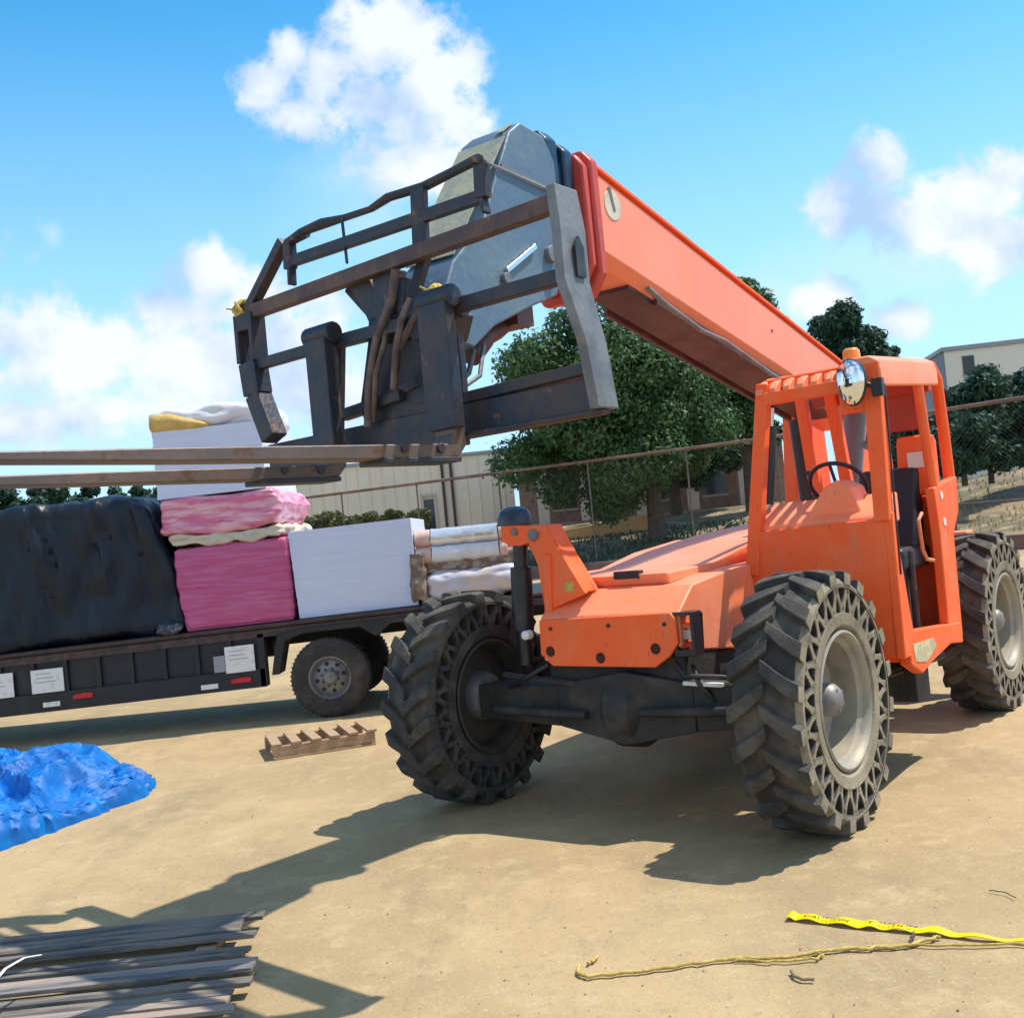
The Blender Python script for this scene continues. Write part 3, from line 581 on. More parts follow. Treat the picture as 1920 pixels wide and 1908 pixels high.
# rear lower panels
q = [P(*p,'Y',1.3) for p in ((1742,915),(1785,893),(1789,960),(1780,1000),(1797,1192),(1772,1192),(1754,1000))]
cab.prism([(a.x,a.z) for a in q], 'XZ', 1.27, 1.33)
cab.box(-2.02,-1.95,.48,1.27,.72,1.62); cab.box(-1.95,-.85,.45,.50,.72,1.45)
cabo = cab.build('cab', ORANGE, TEL, bevel=.018)
c = MB()     # cowl catching the light that falls through the roof bars
c.prism([(-.845,1.49),(-.845,1.525),(-.87,1.55),(-1.08,1.66),(-1.12,1.66),(-1.12,1.49)], 'XZ', .50, 1.28)
c.prism([(.80,1.55),(.92,1.72),(1.0,1.76),(1.08,1.72),(1.14,1.55)], 'YZ', -1.14, -.90)
c.build('dashboard', ORANGE_LIT, cabo, bevel=.012)
# roof: fore-and-aft bars with open gaps
def rz(x): return 2.40-.065*(x+.92)
for i in range(7):
    y = .60+i*.086; c = MB(); c.prism([(-.862,2.31),(-.872,2.345),(-.92,2.385),(-1.06,2.425),(-1.96,2.475),(-1.96,2.43),(-1.06,2.385),(-.95,2.345),(-.92,2.31)], 'XZ', y-.024, y+.024); c.build('roof_bar', ORANGE_LIT, cabo, bevel=.008)
c = MB(); c.prism([(1.14,2.37),(1.14,2.42),(1.17,2.44),(1.27,2.44),(1.32,2.41),(1.335,2.35),(1.335,2.26),(1.30,2.26),(1.30,2.36)], 'YZ', -1.98, -.88)
c.v = [(x, y, z+(-.05*(x+.88))) for x, y, z in c.v]; c.build('roof_panel', ORANGE_LIT, cabo, bevel=.012)
c = MB(); c.box(-2.02,-1.94,.5,1.28,2.28,2.46); c.box(-1.975,-1.955,.95,1.25,2.05,2.30); c.build('rear_header', RED_IN, cabo, bevel=.01)
for (a, b_) in (((1500,735),(1532,925)),((1556,735),(1592,925))):
    p, q = P(*a,'X',-1.95), P(*b_,'X',-1.95); c = MB(); c.beam(p, q, .07, .08, side=(1,0,0)); c.build('rear_post', ORANGE, cabo, bevel=.012)
for pts, r_, y in ((((1716,690),(1722,730),(1735,820),(1751,925)),.032,1.30),(((1742,684),(1756,712),(1768,800),(1781,905)),.038,1.27)):
    c = MB(); c.tube([P(*p,'Y',y) for p in pts], r_, 12); c.build('side_post', ORANGE, cabo, smooth=40)
c = MB(); c.tube([P(*p,'Y',1.32) for p in ((1728,962),(1722,975),(1730,1030),(1738,1048),(1750,1050))], .012, 8); c.build('grab_handle', mat('pale_orange', (.65,.22,.10), .5), cabo, smooth=60)
q = [P(*p,'Y',1.31) for p in ((1698,1182),(1792,1166),(1798,1204),(1775,1206),(1738,1242),(1722,1262),(1700,1246))]
c = MB(); c.prism([(a.x,a.z) for a in q], 'XZ', 1.27, 1.34); c.box(-1.95,-.9,.5,1.27,.70,.74); st = c.build('step_sill', ORANGE, cabo, bevel=.01)
q = [P(*p,'Y',1.342) for p in ((1712,1208),(1750,1195),(1756,1210),(1738,1240),(1718,1240))]
c = MB(); c.prism([(a.x,a.z) for a in q], 'XZ', 1.3405, 1.3435); c.build('sticker', mat('worn_yellow_sticker', (.62,.55,.33), .6, 0, (.45,.40,.25), 16,.4,.6), cabo)
for px, py in ((1765,928),(1771,978)):
    q = P(px,py,'Y',1.33); c = MB(); c.tube([(q.x,1.33,q.z),(q.x,1.334,q.z)], .026, 18); c.build('sticker', WHITE, cabo)
c = MB()  # foot and pipes under the cab
c.box(-1.45,-1.2,1.0,1.25,.42,.70); c.box(-1.9,-1.0,.6,1.1,.44,.58); c.tube([(-1.0,1.15,.62),(-1.9,1.2,.60)], .03, 10); c.build('cab_mount', DARKM, TEL, bevel=.012)
# seat
c = MB(); c.prism([(-1.62,1.30),(-1.66,1.38),(-1.78,1.80),(-1.88,1.82),(-1.90,1.74),(-1.82,1.30)], 'XZ', .82, 1.20); c.box(-1.85,-1.30,.80,1.22,1.18,1.32); c.box(-1.75,-1.40,.88,1.14,.74,1.18)
c.build('seat', SEATM, cabo, bevel=.035, seg=3)
c = MB(); c.box(-1.9,-1.45,.52,.80,1.3,1.55); c.prism([(-1.94,1.62),(-1.94,1.98),(-1.86,2.02),(-1.80,1.62)], 'XZ', 1.06, 1.30); c.build('side_console', ORANGE, cabo, bevel=.03)
q = Vector((-1.79,1.2,1.86)); c = MB(); c.box(-1.83,-1.812,1.14,1.24,1.80,1.90); c.build('sticker', WHITE, cabo)
c = MB(); c.box(-1.5,-1.3,1.0,1.2,.76,1.2); c.tube([(-1.2,1.1,.75),(-1.25,1.1,1.15),(-1.3,1.12,1.3)], .03, 10); c.tube([(-1.35,1.24,.8),(-1.42,1.22,1.3)], .022, 10); c.build('pedal_column', DARKM, cabo, bevel=.012)
# steering wheel
c = MB(); ctr = P(1572,908,'X',-1.05); ctr.x = -1.16; nrm = Vector((-.75,0,.66)).normalized(); ua = Vector((0,1,0)); ub = nrm.cross(ua)
ctr = P(1572,908,'X',-1.16)
c.tube([ctr+(ua*math.cos(t)+ub*math.sin(t))*.17 for t in [2*math.pi*i/28 for i in range(28)]], .013, 8, closed=True)
for t in (.5, 2.6, 4.7): c.tube([ctr-nrm*.03, ctr+(ua*math.cos(t)+ub*math.sin(t))*.165], .010, 6)
c.tube([ctr-nrm*.30, ctr-nrm*.02], .022, 10); c.build('steering_wheel', SEATM, cabo, smooth=60)
c = MB(); p = P(1446,775,'X',-1.0); q = P(1440,945,'X',-1.0); c.tube([p+(q-p)*.14, q], .035, 12); cy_ = c.build('window_strut', mat('navy_strut', (.02,.035,.06), .4), cabo, smooth=40)
c = MB(); c.tube([p-(q-p)*.06, p+(q-p)*.15], .018, 10); c.build('strut_rod', CHROME, cabo, smooth=40)
c = MB(); p = P(1605,765,'X',-2.2); q = P(1592,940,'X',-2.2); c.tube([p, q, q-Vector((0,0,.5))], .075, 14); c.build('exhaust_pipe', mat('blue_grey_pipe', (.16,.20,.26), .5, .3), TEL, smooth=40)
c = MB(); p = P(1633,780,'X',-1.3); q = P(1626,830,'X',-1.3); c.tube([p, q], .014, 8); c.tube([q, q-Vector((0,.02,.03))], .03, 10); c.build('wiper_motor', CARRG, cabo, smooth=40)
for x, y, hh in ((-1.18,1.16,.16),(-1.25,.70,.2)):
    c = MB(); c.tube([(x,y,1.62),(x-.02,y,1.62+hh)], .008, 8); c.lathe([(0,.02),(.016,.012),(.018,0),(.012,-.015),(0,-.018)], 12, axis='Z', c=(x-.02,y,1.63+hh)); c.build('lever', SEATM, cabo, smooth=50)
c = MB(); c.tube([(-.93,1.33,2.30),(-.9,1.335,2.0),(-.86,1.34,1.6),(-.84,1.342,1.2)], .006, 6); c.build('cable', HOSEM, cabo, smooth=60)
# mirror and beacon
q = P(1597,712,'X',-.74); c = MB(); n_ = 28
prof = [(0,.0),(.3,-.004),(.6,-.014),(.85,-.03),(1.0,-.05)]
bc = MB(); mr = MB()
for k_, (r_, d_) in enumerate(prof):
    for i in range(n_):
        t = 2*math.pi*i/n_; mr.v.append((q.x+.05+d_*.6, q.y+.078*r_*math.cos(t), q.z+.125*r_*math.sin(t)*(1.0-.12*math.sin(t))))
for k_ in range(len(prof)-1):
    for i in range(n_): mr.f.append((k_*n_+i, k_*n_+(i+1)%n_, (k_+1)*n_+(i+1)%n_, (k_+1)*n_+i)); mr.m.append(0)
for k_, (r_, dx) in enumerate(((1.0,.02),(1.06,.015),(1.04,-.02),(.7,-.05),(0,-.055))):
    for i in range(n_):
        t = 2*math.pi*i/n_; bc.v.append((q.x+dx, q.y+.078*r_*math.cos(t), q.z+.125*r_*math.sin(t)*(1.0-.12*math.sin(t))))
for k_ in range(4):
    for i in range(n_): bc.f.append((k_*n_+i, k_*n_+(i+1)%n_, (k_+1)*n_+(i+1)%n_, (k_+1)*n_+i)); bc.m.append(0)
bc.tube([(q.x-.04,q.y,q.z),(q.x-.06,q.y+.1,q.z-.05),(-.88,1.28,q.z-.06)], .014, 8)
bc.box(q.x-.05,q.x-.01,q.y+.10,q.y+.16,q.z-.11,q.z-.01)
mo = bc.build('mirror', BLACKM, TEL, smooth=50); mg = mr.build('mirror_glass', MIRROR, mo, smooth=60)
q = P(1597,672,'X',-.98); c = MB(); c.lathe([(0,.072),(.035,.07),(.047,.055),(.05,.02),(.052,.0),(.0,.0)], 20, axis='Z', c=(q.x,q.y,2.44)); bo = c.build('beacon', AMBER, TEL, smooth=50)
c = MB(); c.lathe([(0,.0),(.055,.0),(.055,-.03),(0,-.03)], 20, axis='Z', c=(q.x,q.y,2.44)); c.build('beacon_base', BLACKM, bo, smooth=40)
#SPLIT
from mathutils import noise as NZ
def local(mb, root):            # vertices given in yard coordinates -> the thing's own
    l = root.location; mb.v = [(x-l.x, y-l.y, z-l.z) for x, y, z in mb.v]; return mb
def lift(mb):                   # the trailer stands slightly nose-up
    mb.v = [(x, y, z+.0195*(x+5.15)) for x, y, z in mb.v]; return mb
def soft(x0, x1, y0, y1, z0, z1, r=.08, disp=.02, sc=(3,3,3), n=30, seed=0, fold=0., sag=None):
    m = MB(); c = Vector(((x0+x1)/2, (y0+y1)/2, (z0+z1)/2)); h = Vector(((x1-x0)/2, (y1-y0)/2, (z1-z0)/2))
    idx = {}
    def vert(p):
        k_ = (round(p[0], 4), round(p[1], 4), round(p[2], 4))
        if k_ in idx: return idx[k_]
        q = Vector(p); w_ = Vector((q.x*h.x, q.y*h.y, q.z*h.z)); inn = Vector([max(-(h[i]-r), min(h[i]-r, w_[i])) for i in range(3)])
        d = w_-inn; nn = d.normalized() if d.length > 1e-6 else Vector((0,0,0)); w2 = inn+nn*r if d.length > 1e-6 else w_
        P_ = c+w2; s_ = Vector((P_.x*sc[0]+seed, P_.y*sc[1], P_.z*sc[2]))
        a = NZ.noise(s_)*.6+NZ.noise(s_*2.3)*.3+NZ.noise(s_*5.1)*.15
        if fold: a += fold*(abs(NZ.noise(s_*1.7+Vector((9,2,4))))*2-.5)
        P_ = P_+nn*a*disp
        if sag: P_ = sag(P_)
        m.v.append(tuple(P_)); idx[k_] = len(m.v)-1; return idx[k_]
    for ax in range(3):
        for sg in (-1, 1):
            for i in range(n):
                for j in range(n):
                    qd = []
                    for (a, b) in ((i,j),(i+1,j),(i+1,j+1),(i,j+1)):
                        p = [0,0,0]; p[ax] = sg; p[(ax+1) % 3] = -1+2*a/n; p[(ax+2) % 3] = -1+2*b/n; qd.append(vert(p))
                    if sg < 0: qd.reverse()
                    m.f.append(tuple(qd)); m.m.append(0)
    return m
# ---------------------------------------------------------------- trailer
YT = 10.98; YB = YT+1.80
TR = empty('flatbed_trailer', (-2.4, YT+.9, 0), 0, 'long black flatbed trailer loaded with foam sheets and a tarped bale', 'trailer')
def tp(mb, name, m, parent=TR, **k):
    lift(mb); l = TR.location
    mb.v = [(x-l.x, y-l.y, z-l.z) for x, y, z in mb.v]; return mb.build(name, m, parent, **k)
c = MB(); c.box(-8, 1.6, YT+.02, YB, .84, .93); dk = tp(c, 'deck', TRAILER, bevel=.01)
c = MB(); c.tube([(-8, YT, .905), (-1.0, YT, .905), (1.6, YT, .905)], .022, 8); c.box(-8, 1.6, YT-.01, YT+.02, .80, .87); tp(c, 'rub_rail', RUSTRAIL, smooth=40)
c = MB(); c.box(-8, -2.56, YT+.03, YT+.07, .40, .84); c.box(-8, -2.56, YT-.01, YT+.05, .315, .50)
c.box(-2.62, -2.55, YT-.01, YT+.10, .32, .84)
tp(c, 'side_skirt', TRAILER, bevel=.006)
for i in range(17):
    x = -7.8+i*.325
    if x < -2.6: c = MB(); c.box(x, x+.05, YT-.004, YT+.035, .50, .80); tp(c, 'stake_pocket', TRAILER, bevel=.004)
c = MB(); c.box(-8, -2.6, YT+.6, YT+.7, .55, .84); c.box(-8, 1.6, YT+1.3, YT+1.4, .6, .84); tp(c, 'frame_beam', TRAILER)
for (x, z, w_, h_) in ((-5.2,.62,.33,.24),(-4.70,.62,.32,.23),(-2.80,.615,.29,.26)):
    c = MB(); c.box(x-w_/2, x+w_/2, YT-.022, YT-.010, z-h_/2, z+h_/2); lb = tp(c, 'white_plate', WHITE, bevel=.004)
    c = MB(); 
    for k_ in range(3): c.box(x-w_*.35, x+w_*(.1+.08*k_), YT-.0245, YT-.022, z+h_*.30-.04*k_, z+h_*.30-.04*k_+.008)
    tp(c, 'plate_marks', mat('faint_grey_print', (.35,.35,.34), .6), lb)
    if x == -2.80: 
        c = MB(); c.box(x-.26, x-w_/2-.004, YT-.018, YT-.008, z-h_*.42, z+.05); tp(c, 'grey_plate', mat('grey_plate', (.28,.29,.32), .5))
for x, z in ((-4.36,.435),(-2.80,.405)):
    c = MB(); c.prism([(x-.10,z-.022),(x+.09,z-.025),(x+.10,z+.02),(x+.02,z+.03),(x-.10,z+.015)], 'XZ', YT-.03, YT-.012); tp(c, 'red_reflector', REDLENS, bevel=.003)
for x, z in ((-4.68,.385),(-3.12,.375)):
    c = MB(); c.box(x-.085, x+.085, YT-.02, YT-.011, z-.022, z+.026); tp(c, 'small_label', WHITE, bevel=.003)
# axle group with fender
c = MB(); c.prism([(-2.50,.42),(-2.42,.80),(-2.20,.845),(-.15,.845),(.0,.80),(.05,.45),(-.05,.45),(-.10,.70),(-.42,.79),(-1.30,.79),(-1.45,.68),(-1.60,.79),(-2.16,.79),(-2.34,.74),(-2.42,.42)], 'XZ', YT-.03, YT+.24); tp(c, 'fender', TRAILER, bevel=.01)
def trailer_wheel():
    c = MB(); c.lathe([(.20,-.10),(.24,-.112),(.30,-.118),(.355,-.108),(.385,-.085),(.392,-.04),(.392,.04),(.385,.085),(.355,.108),(.24,.11),(.20,.10),(.20,-.10)], 56)
    for i in range(56):
        a = 2*math.pi*i/56
        for y0 in (-.08, .0):
            p0 = Vector((.391*math.cos(a), y0, .391*math.sin(a))); p1 = Vector((.391*math.cos(a+.03), y0+.07, .391*math.sin(a+.03))); c.beam(p0, p1, .012, .014)
    tread = c.build('wheel', mat('worn_trailer_rubber', (.035,.032,.03), .85, 0, (.075,.065,.055), 5, .42, .66, .2, 50), TR, smooth=35)
    c = MB(); c.lathe([(.205,-.10),(.21,-.108),(.20,-.112),(.188,-.10),(.18,-.06),(.165,-.045),(.10,-.065),(.075,-.07),(.07,-.10),(.05,-.12),(0,-.122)], 40)
    o = c.build('rim', mat('grey_trailer_rim', (.22,.22,.22), .5, .4, (.14,.13,.12), 8, .42,.66), tread, smooth=35)
    c = MB()
    for i in range(8):
        a = 2*math.pi*i/8+.2; c.tube([(.135*math.cos(a),-.048,.135*math.sin(a)),(.135*math.cos(a),-.062,.135*math.sin(a))], .020, 10)
        c.tube([(.088*math.cos(a+.3),-.06,.088*math.sin(a+.3)),(.088*math.cos(a+.3),-.085,.088*math.sin(a+.3))], .010, 6)
    c.build('rim_holes', mat('rim_hole_dark', (.02,.018,.018), .8), tread)
    return tread
tw = trailer_wheel(); l = TR.location
tw.location = Vector((-1.94, YT+.10, .392))-l
t2 = dup(tw, TR); t2.location = Vector((-.98, YT+.10, .392))-l
for x in (-1.94, -.98):
    t3 = dup(tw, TR); t3.location = Vector((x, YB-.14, .392))-l; t3.rotation_euler = (0, 0, math.pi)
c = MB()
for x in (-1.94, -.98): c.tube([(x, YT+.12, .392), (x, YB-.12, .392)], .05, 10)
c.v = [(x-l.x, y-l.y, z-l.z) for x, y, z in c.v]; c.build('axle', DARKM, TR, smooth=40)

# ---------------------------------------------------------------- cargo on the trailer
def cargo(mb, name, m, label, cat, group=None, **k):
    lift(mb); cx = sum(v[0] for v in mb.v)/len(mb.v); cy = sum(v[1] for v in mb.v)/len(mb.v); cz = min(v[2] for v in mb.v)
    mb.v = [(x-cx, y-cy, z-cz) for x, y, z in mb.v]; o = mb.build(name, m, None, **k); o.location = (cx, cy, cz); return tag(o, label, cat, group)
def tarp_sag(p):
    q = p.copy(); t = max(0, min(1, (p.x+4.1)/.7)); q.z -= .10*t*t*(p.z > 1.5); 
    if p.x > -3.9: q.x += (.18*(1-(p.z-.93)/1.4) - .13*max(0, (p.z-1.6)))*max(0, min(1, (p.x+3.9)/.3))
    if p.y < YT+.3: q.y -= .04*(1-(p.z-.93)/1.4)
    q.y += .09*NZ.noise(Vector((p.x*3.6, p.y*2, p.z*.6)))+.045*(1-abs(NZ.noise(Vector((p.x*5+p.z*1.3, 1, p.z*.8))))*2); return q
cargo(soft(-8, -3.50, YT+.02, YB-.1, .935, 2.35, .12, .06, (2.2,2.2,.9), 110, 3, fold=.6, sag=tarp_sag), 'tarped_bale', TARP, 'huge bale wrapped in black plastic sheeting at the left of the flatbed trailer', 'tarped bale', smooth=60, recalc=False)
c = soft(-3.60, -3.34, YT-.05, YT+.2, .94, 1.05, .05, .035, (7,7,7), 24, 5, fold=.8)
cargo(c, 'loose_clear_wrap', mat('clear_crumpled_wrap', (.04,.05,.07), .2, 0, (.28,.31,.35), 9, .55, .68, .5, 20), 'crumpled scrap of clear wrap at the foot of the black bale', 'plastic wrap', smooth=50, recalc=False)
def pink_sag(p):
    q = p.copy(); 
    if p.x < -3.1: q.x += .16*max(0, (1.35-p.z))*max(0,min(1,(-3.1-p.x)/.25)) + .006*math.sin(p.z*30)
    return q
def layered(x0, x1, y0, y1, z0, z1, n, jit, seed, name_m):
    rr = random.Random(seed); m = MB(); h = (z1-z0)/n
    for i in range(n):
        a, b, d = rr.uniform(-jit, jit), rr.uniform(-jit, jit), rr.uniform(-jit, jit)*.6; zz = z0+i*h
        m.box(x0+a, x1+b, y0+d*.3, y1, zz, zz+h-.0002)
    return m
c = layered(-3.36, -2.24, YT+.03, YB-.15, .935, 1.74, 16, .012, 4, None); c.v = [tuple(pink_sag(Vector(v))) for v in c.v]
pk = cargo(c, 'foam_sheet_bundle', PINKW, 'pink bundle of foam sheets lying directly on the trailer deck', 'insulation bundle', 'foam sheet bundles on the trailer', bevel=.006, seg=1)
c = soft(-3.37, -2.235, YT+.01, YB-.14, 0.94, 1.76, .05, .012, (1.4,2,9), 40, 11, fold=.4, sag=pink_sag)
for q in (c,): pass
lift(c); c.v = [(v[0]-pk.location.x, v[1]-pk.location.y, v[2]-pk.location.z) for v in c.v]; c.build('pink_wrap', PINKW, pk, smooth=50, recalc=False)
def up_sag(p):
    q = p.copy()
    if p.x > -2.5: q.x += .09*max(0, 1-abs(p.z-2.1)/.14)
    if p.z < 1.95: q.z += .03*math.sin(p.x*5)
    return q
cargo(soft(-3.47, -2.33, YT-.0, YB-.2, 1.885, 2.25, .05, .028, (1.8,2,5), 40, 21, fold=.7, sag=up_sag), 'foam_sheet_bundle', PINKP, 'pink bundle under torn clear wrap, resting on the lower pink bundle', 'insulation bundle', 'foam sheet bundles on the trailer', smooth=50, recalc=False)
cargo(soft(-3.40, -2.28, YT+.0, YB-.2, 1.765, 1.885, .04, .05, (3,2,6), 30, 31, fold=.7), 'white_roll_layer', CREAM, 'cream coloured wrapped slab squeezed between the two pink bundles', 'wrapped slab', smooth=50, recalc=False)
c = layered(-3.48, -2.40, YT+.03, YB-.2, 2.26, 2.93, 14, .006, 9, None)
cargo(c, 'foam_board_stack', WHITEB, 'white board stack on top of the pink bundles, crossed by the forks', 'foam board stack', 'white foam board stacks')
rr_ = empty('wrapped_insulation_roll', (-2.9, YT+.7, 2.965), 0, 'white plastic wrapped insulation roll on the very top of the cargo', 'insulation roll')
def roll_sag(p):
    q = p.copy(); return q
c = soft(-.62, .54, -.66, .66, .0, .24, .11, .035, (2.2,2.5,4), 36, 41, fold=.9); c.v = [(x, y, z) for x, y, z in c.v]; c.build('plastic_wrap', WRAP, rr_, smooth=50, recalc=False)
c = soft(-.62, .0, -.70, -.50, -.03, .19, .10, .02, (3,3,3), 20, 44, sag=lambda p: Vector((p.x, p.y, p.z*(1-.55*max(0, (p.x+.40)/.3)) if p.x > -.40 else p.z))); c.build('yellow_filling', YELLOWIN, rr_, smooth=60, recalc=False)
c = layered(-2.19, -1.01, YT+.05, YB-.1, .935, 1.80, 26, .0022, 12, None)
c.v = [(x-.05*(z-.93)*(x < -2)+0, y, z+.015*math.sin(x*3)*(z > 1.7)) for x, y, z in c.v]
cargo(c, 'foam_board_stack', WHITEB, 'tall square stack of white boards standing on the deck right of the pink bundles', 'foam board stack', 'white foam board stacks')
for (z, y, r_, m_, lab) in ((1.66, YT+.18, .088, SILVER, 'upper silver wrapped roll with pink ends beside the white board stack'), (1.49, YT+.16, .085, WRAP, 'lower glossy white roll beside the white board stack')):
    rt = empty('wrapped_roll', (-.50, y, z), 0, lab, 'wrapped roll', 'wrapped rolls beside the boards')
    c = MB(); c.tube([(-.34+.085*i, .006*math.sin(i*2.1), .004*math.cos(i*3)) for i in range(9)], [r_*(1+.03*math.sin(i*2.7)) for i in range(9)], 22); c.build('roll_wrap', m_, rt, smooth=50)
    for s0, s1 in ((-.50,-.34),(.34,.42)):
        c = MB(); c.tube([(s0, 0, 0), (s1, 0, 0)], r_*.98, 20); c.build('roll_end', mat('pale_pink_end', (.66,.36,.33), .6, 0, (.62,.52,.42), 9, .42,.62), rt, bevel=.012)
cargo(soft(-1.02, .02, YT+.12, YB-.1, 1.22, 1.38, .03, .03, (4,4,6), 20, 61, fold=.5), 'timber_bundle', mat('brown_timber_mix', (.20,.13,.09), .8, 0, (.40,.32,.24), 9, .45,.6, .4, 20), 'brown rough timber lying under the white rolls', 'timber bundle', smooth=40, recalc=False)
cargo(soft(-.92, .05, YT+.0, YB-.1, .94, 1.24, .12, .045, (2.2,3,4), 30, 71, fold=.6), 'plastic_covered_heap', mat('pale_translucent_plastic', (.50,.50,.56), .25, 0, (.60,.50,.46), 4, .42, .62, .4, 10), 'pale crumpled plastic covered heap low on the trailer behind the front wheel', 'covered heap', smooth=50, recalc=False)
cargo(soft(-1.06, -.90, YT-.01, YT+.5, .96, 1.45, .03, .05, (5,5,5), 14, 81, fold=.6), 'brown_sacking', mat('brown_sacking', (.17,.12,.09), .9, 0, (.30,.24,.19), 8,.42,.6,.4,30), 'strip of brown sacking hanging at the edge of the white board stack', 'sacking', smooth=50, recalc=False)

# ---------------------------------------------------------------- pallet
pl_ = empty('wooden_pallet', (-1.80, 9.40, 0), math.atan2(.27,.77), 'small broken wooden pallet lying on the concrete near the trailer wheel', 'pallet')
for y in (-.27, .25):
    c = MB(); c.box(-.42,.42,y-.02,y+.02,.02,.105); c.build('stringer', WOOD, pl_, bevel=.004)
for i in range(6):
    x = -.38+i*.155; c = MB(); c.v += []; c.prism([(x-.035,-.30),(x+.045,-.30),(x+.045,.28),(x+.01,.33),(x-.035,.29)], 'XY', .106, .128); o = c.build('slat', WOOD, pl_, bevel=.003); o.rotation_euler = (0, random.uniform(-.01,.01), random.uniform(-.03,.03))
c = MB(); c.box(-.42,.42,-.30,-.22,.0,.018); c.box(-.42,.42,.2,.28,.0,.018); c.build('bottom_board', WOOD, pl_, bevel=.003)

# ---------------------------------------------------------------- blue tarpaulin heap
poly = [(-3.34,6.75),(-3.06,7.35),(-2.80,8.02),(-2.78,8.4),(-3.05,8.75),(-3.6,9.05),(-4.3,9.3),(-5.2,9.2),(-5.5,7.8),(-4.9,6.5),(-4.0,6.25)]
cx_, cy_c = -3.95, 7.9
def prad(a):
    best = 9
    for i in range(len(poly)):
        (x0, y0), (x1, y1) = poly[i], poly[(i+1) % len(poly)]; x0 -= cx_; x1 -= cx_; y0 -= cy_c; y1 -= cy_c
        dx, dy = math.cos(a), math.sin(a); den = dx*(y1-y0)-dy*(x1-x0)
        if abs(den) < 1e-9: continue
        t = (x0*(y1-y0)-y0*(x1-x0))/den; s_ = (x0*dy-y0*dx)/den
        if t > 0 and -1e-6 <= s_ <= 1+1e-6: best = min(best, t)
    return best
c = MB(); NA, NR = 210, 76; rt_ = random.Random(5)
def cr(p, s_):
    d_ = NZ.voronoi(p*s_)[0]; return 1-min(1, (d_[1]-d_[0])*1.6)
for j in range(NR+1):
    rr = (j/NR)**.8
    for i in range(NA):
        a = 2*math.pi*(i+(.5 if j % 2 else 0))/NA; rb = prad(a)*(.97+.05*NZ.noise(Vector((math.cos(a)*4, math.sin(a)*4, 2)))+.045*NZ.noise(Vector((math.cos(a)*16, math.sin(a)*16, 5))))
        jx, jy = (rt_.uniform(-.010,.010), rt_.uniform(-.010,.010)) if 0 < j < NR else (0, 0)
        x = cx_+rb*rr*math.cos(a)+jx; y = cy_c+rb*rr*math.sin(a)+jy
        e = max(0, 1-rr**4.0)**.5
        w_ = Vector((x, y, 0)); wp = w_+Vector((NZ.noise(w_*2.5+Vector((5,0,0))), NZ.noise(w_*2.5+Vector((0,7,0))), 0))*.30
        hgt = .10+.17*NZ.noise(w_*1.3+Vector((.4,0,0)))+.17*cr(wp+Vector((0,0,.3)), 1.7)+.10*cr(wp+Vector((4,2,.1)), 3.4)+.035*cr(wp+Vector((1,7,.6)), 6.5)+.008*cr(wp+Vector((3,3,.2)), 13)+rt_.uniform(-.003,.003)
        c.v.append((x-cx_, y-cy_c, max(.004, hgt*e) if j < NR else .001))
for j in range(NR):
    for i in range(NA):
        i2 = (i+1) % NA; a0, a1, b0, b1 = j*NA+i, j*NA+i2, (j+1)*NA+i, (j+1)*NA+i2
        if j % 2: c.f += [(a0, b0, b1), (a0, b1, a1)] if False else [(a0, b0, b1), (a0, b1, a1)]
        else: c.f += [(a0, b0, a1), (a1, b0, b1)]
        c.m += [0, 0]
o = c.build('blue_tarpaulin', BLUE, None, smooth=42, recalc=False); o.location = (cx_, cy_c, 0); tag(o, 'crumpled heap of bright blue tarpaulin on the concrete', 'tarpaulin')

# ---------------------------------------------------------------- board stack, bottom left
bd = None
ordn = 'farthest second third fourth fifth sixth seventh eighth ninth tenth eleventh twelfth thirteenth fourteenth nearest'.split()
rb_ = random.Random(11)
for i in range(15):
    y = 4.99-i*.092+rb_.uniform(-.012,.012); z = rb_.uniform(.050, .066)
    x1 = -1.30+.016*i+rb_.uniform(-.07, .04); p, q = Vector((-3.5+rb_.uniform(-.05,.05), y-.05+rb_.uniform(-.03,.03), z+rb_.uniform(-.006,.006))), Vector((x1, y+rb_.uniform(-.016,.016), z+rb_.uniform(-.006,.006))); mid = (p+q)/2
    c = MB(); c.beam(p-mid, q-mid, rb_.choice((.040,.055,.068)), .018, side=(0,1,rb_.uniform(-.15,.15)))
    o = c.build('plank', (GREYW, PLANKB, PLANKB, PLANKC)[rb_.randrange(4)], None, bevel=.003); o.location = mid
    tag(o, '%s plank, counted from the trailer side, of the grey pile at the bottom left' % ordn[i], 'plank', 'grey planks piled at the bottom left')
for i, x in enumerate((-1.45, -2.5)):
    c = MB(); c.box(-.04,.04,-.85,.45,-.02,.02); o = c.build('bearer', WOOD, None, bevel=.005); o.location = (x, 4.45, .022); tag(o, ('bearer under the right ends' if i == 0 else 'bearer under the middle')+' of the grey plank pile', 'timber bearer')
c = MB(); c.box(-.05,.03,-.03,.03,0,.018); o = c.build('wood_offcut', mat('yellow_wood', (.50,.36,.12), .8), None, bevel=.008); o.location = (-1.22,4.42,0); tag(o, 'small yellowish wood offcut at the right end of the grey planks', 'offcut')
c = MB(); pts = [WP(-20,1850,'Z',.20), WP(10,1815,'Z',.24), WP(45,1795,'Z',.24), WP(75,1790,'Z',.20)]; m0 = pts[0].copy(); c.tube([p-m0 for p in pts], .008, 8, flat=.4); o = c.build('white_strap', WHITE, None, smooth=60); o.location = m0; tag(o, 'pale curved strap lying over the grey planks at the left edge', 'strap')

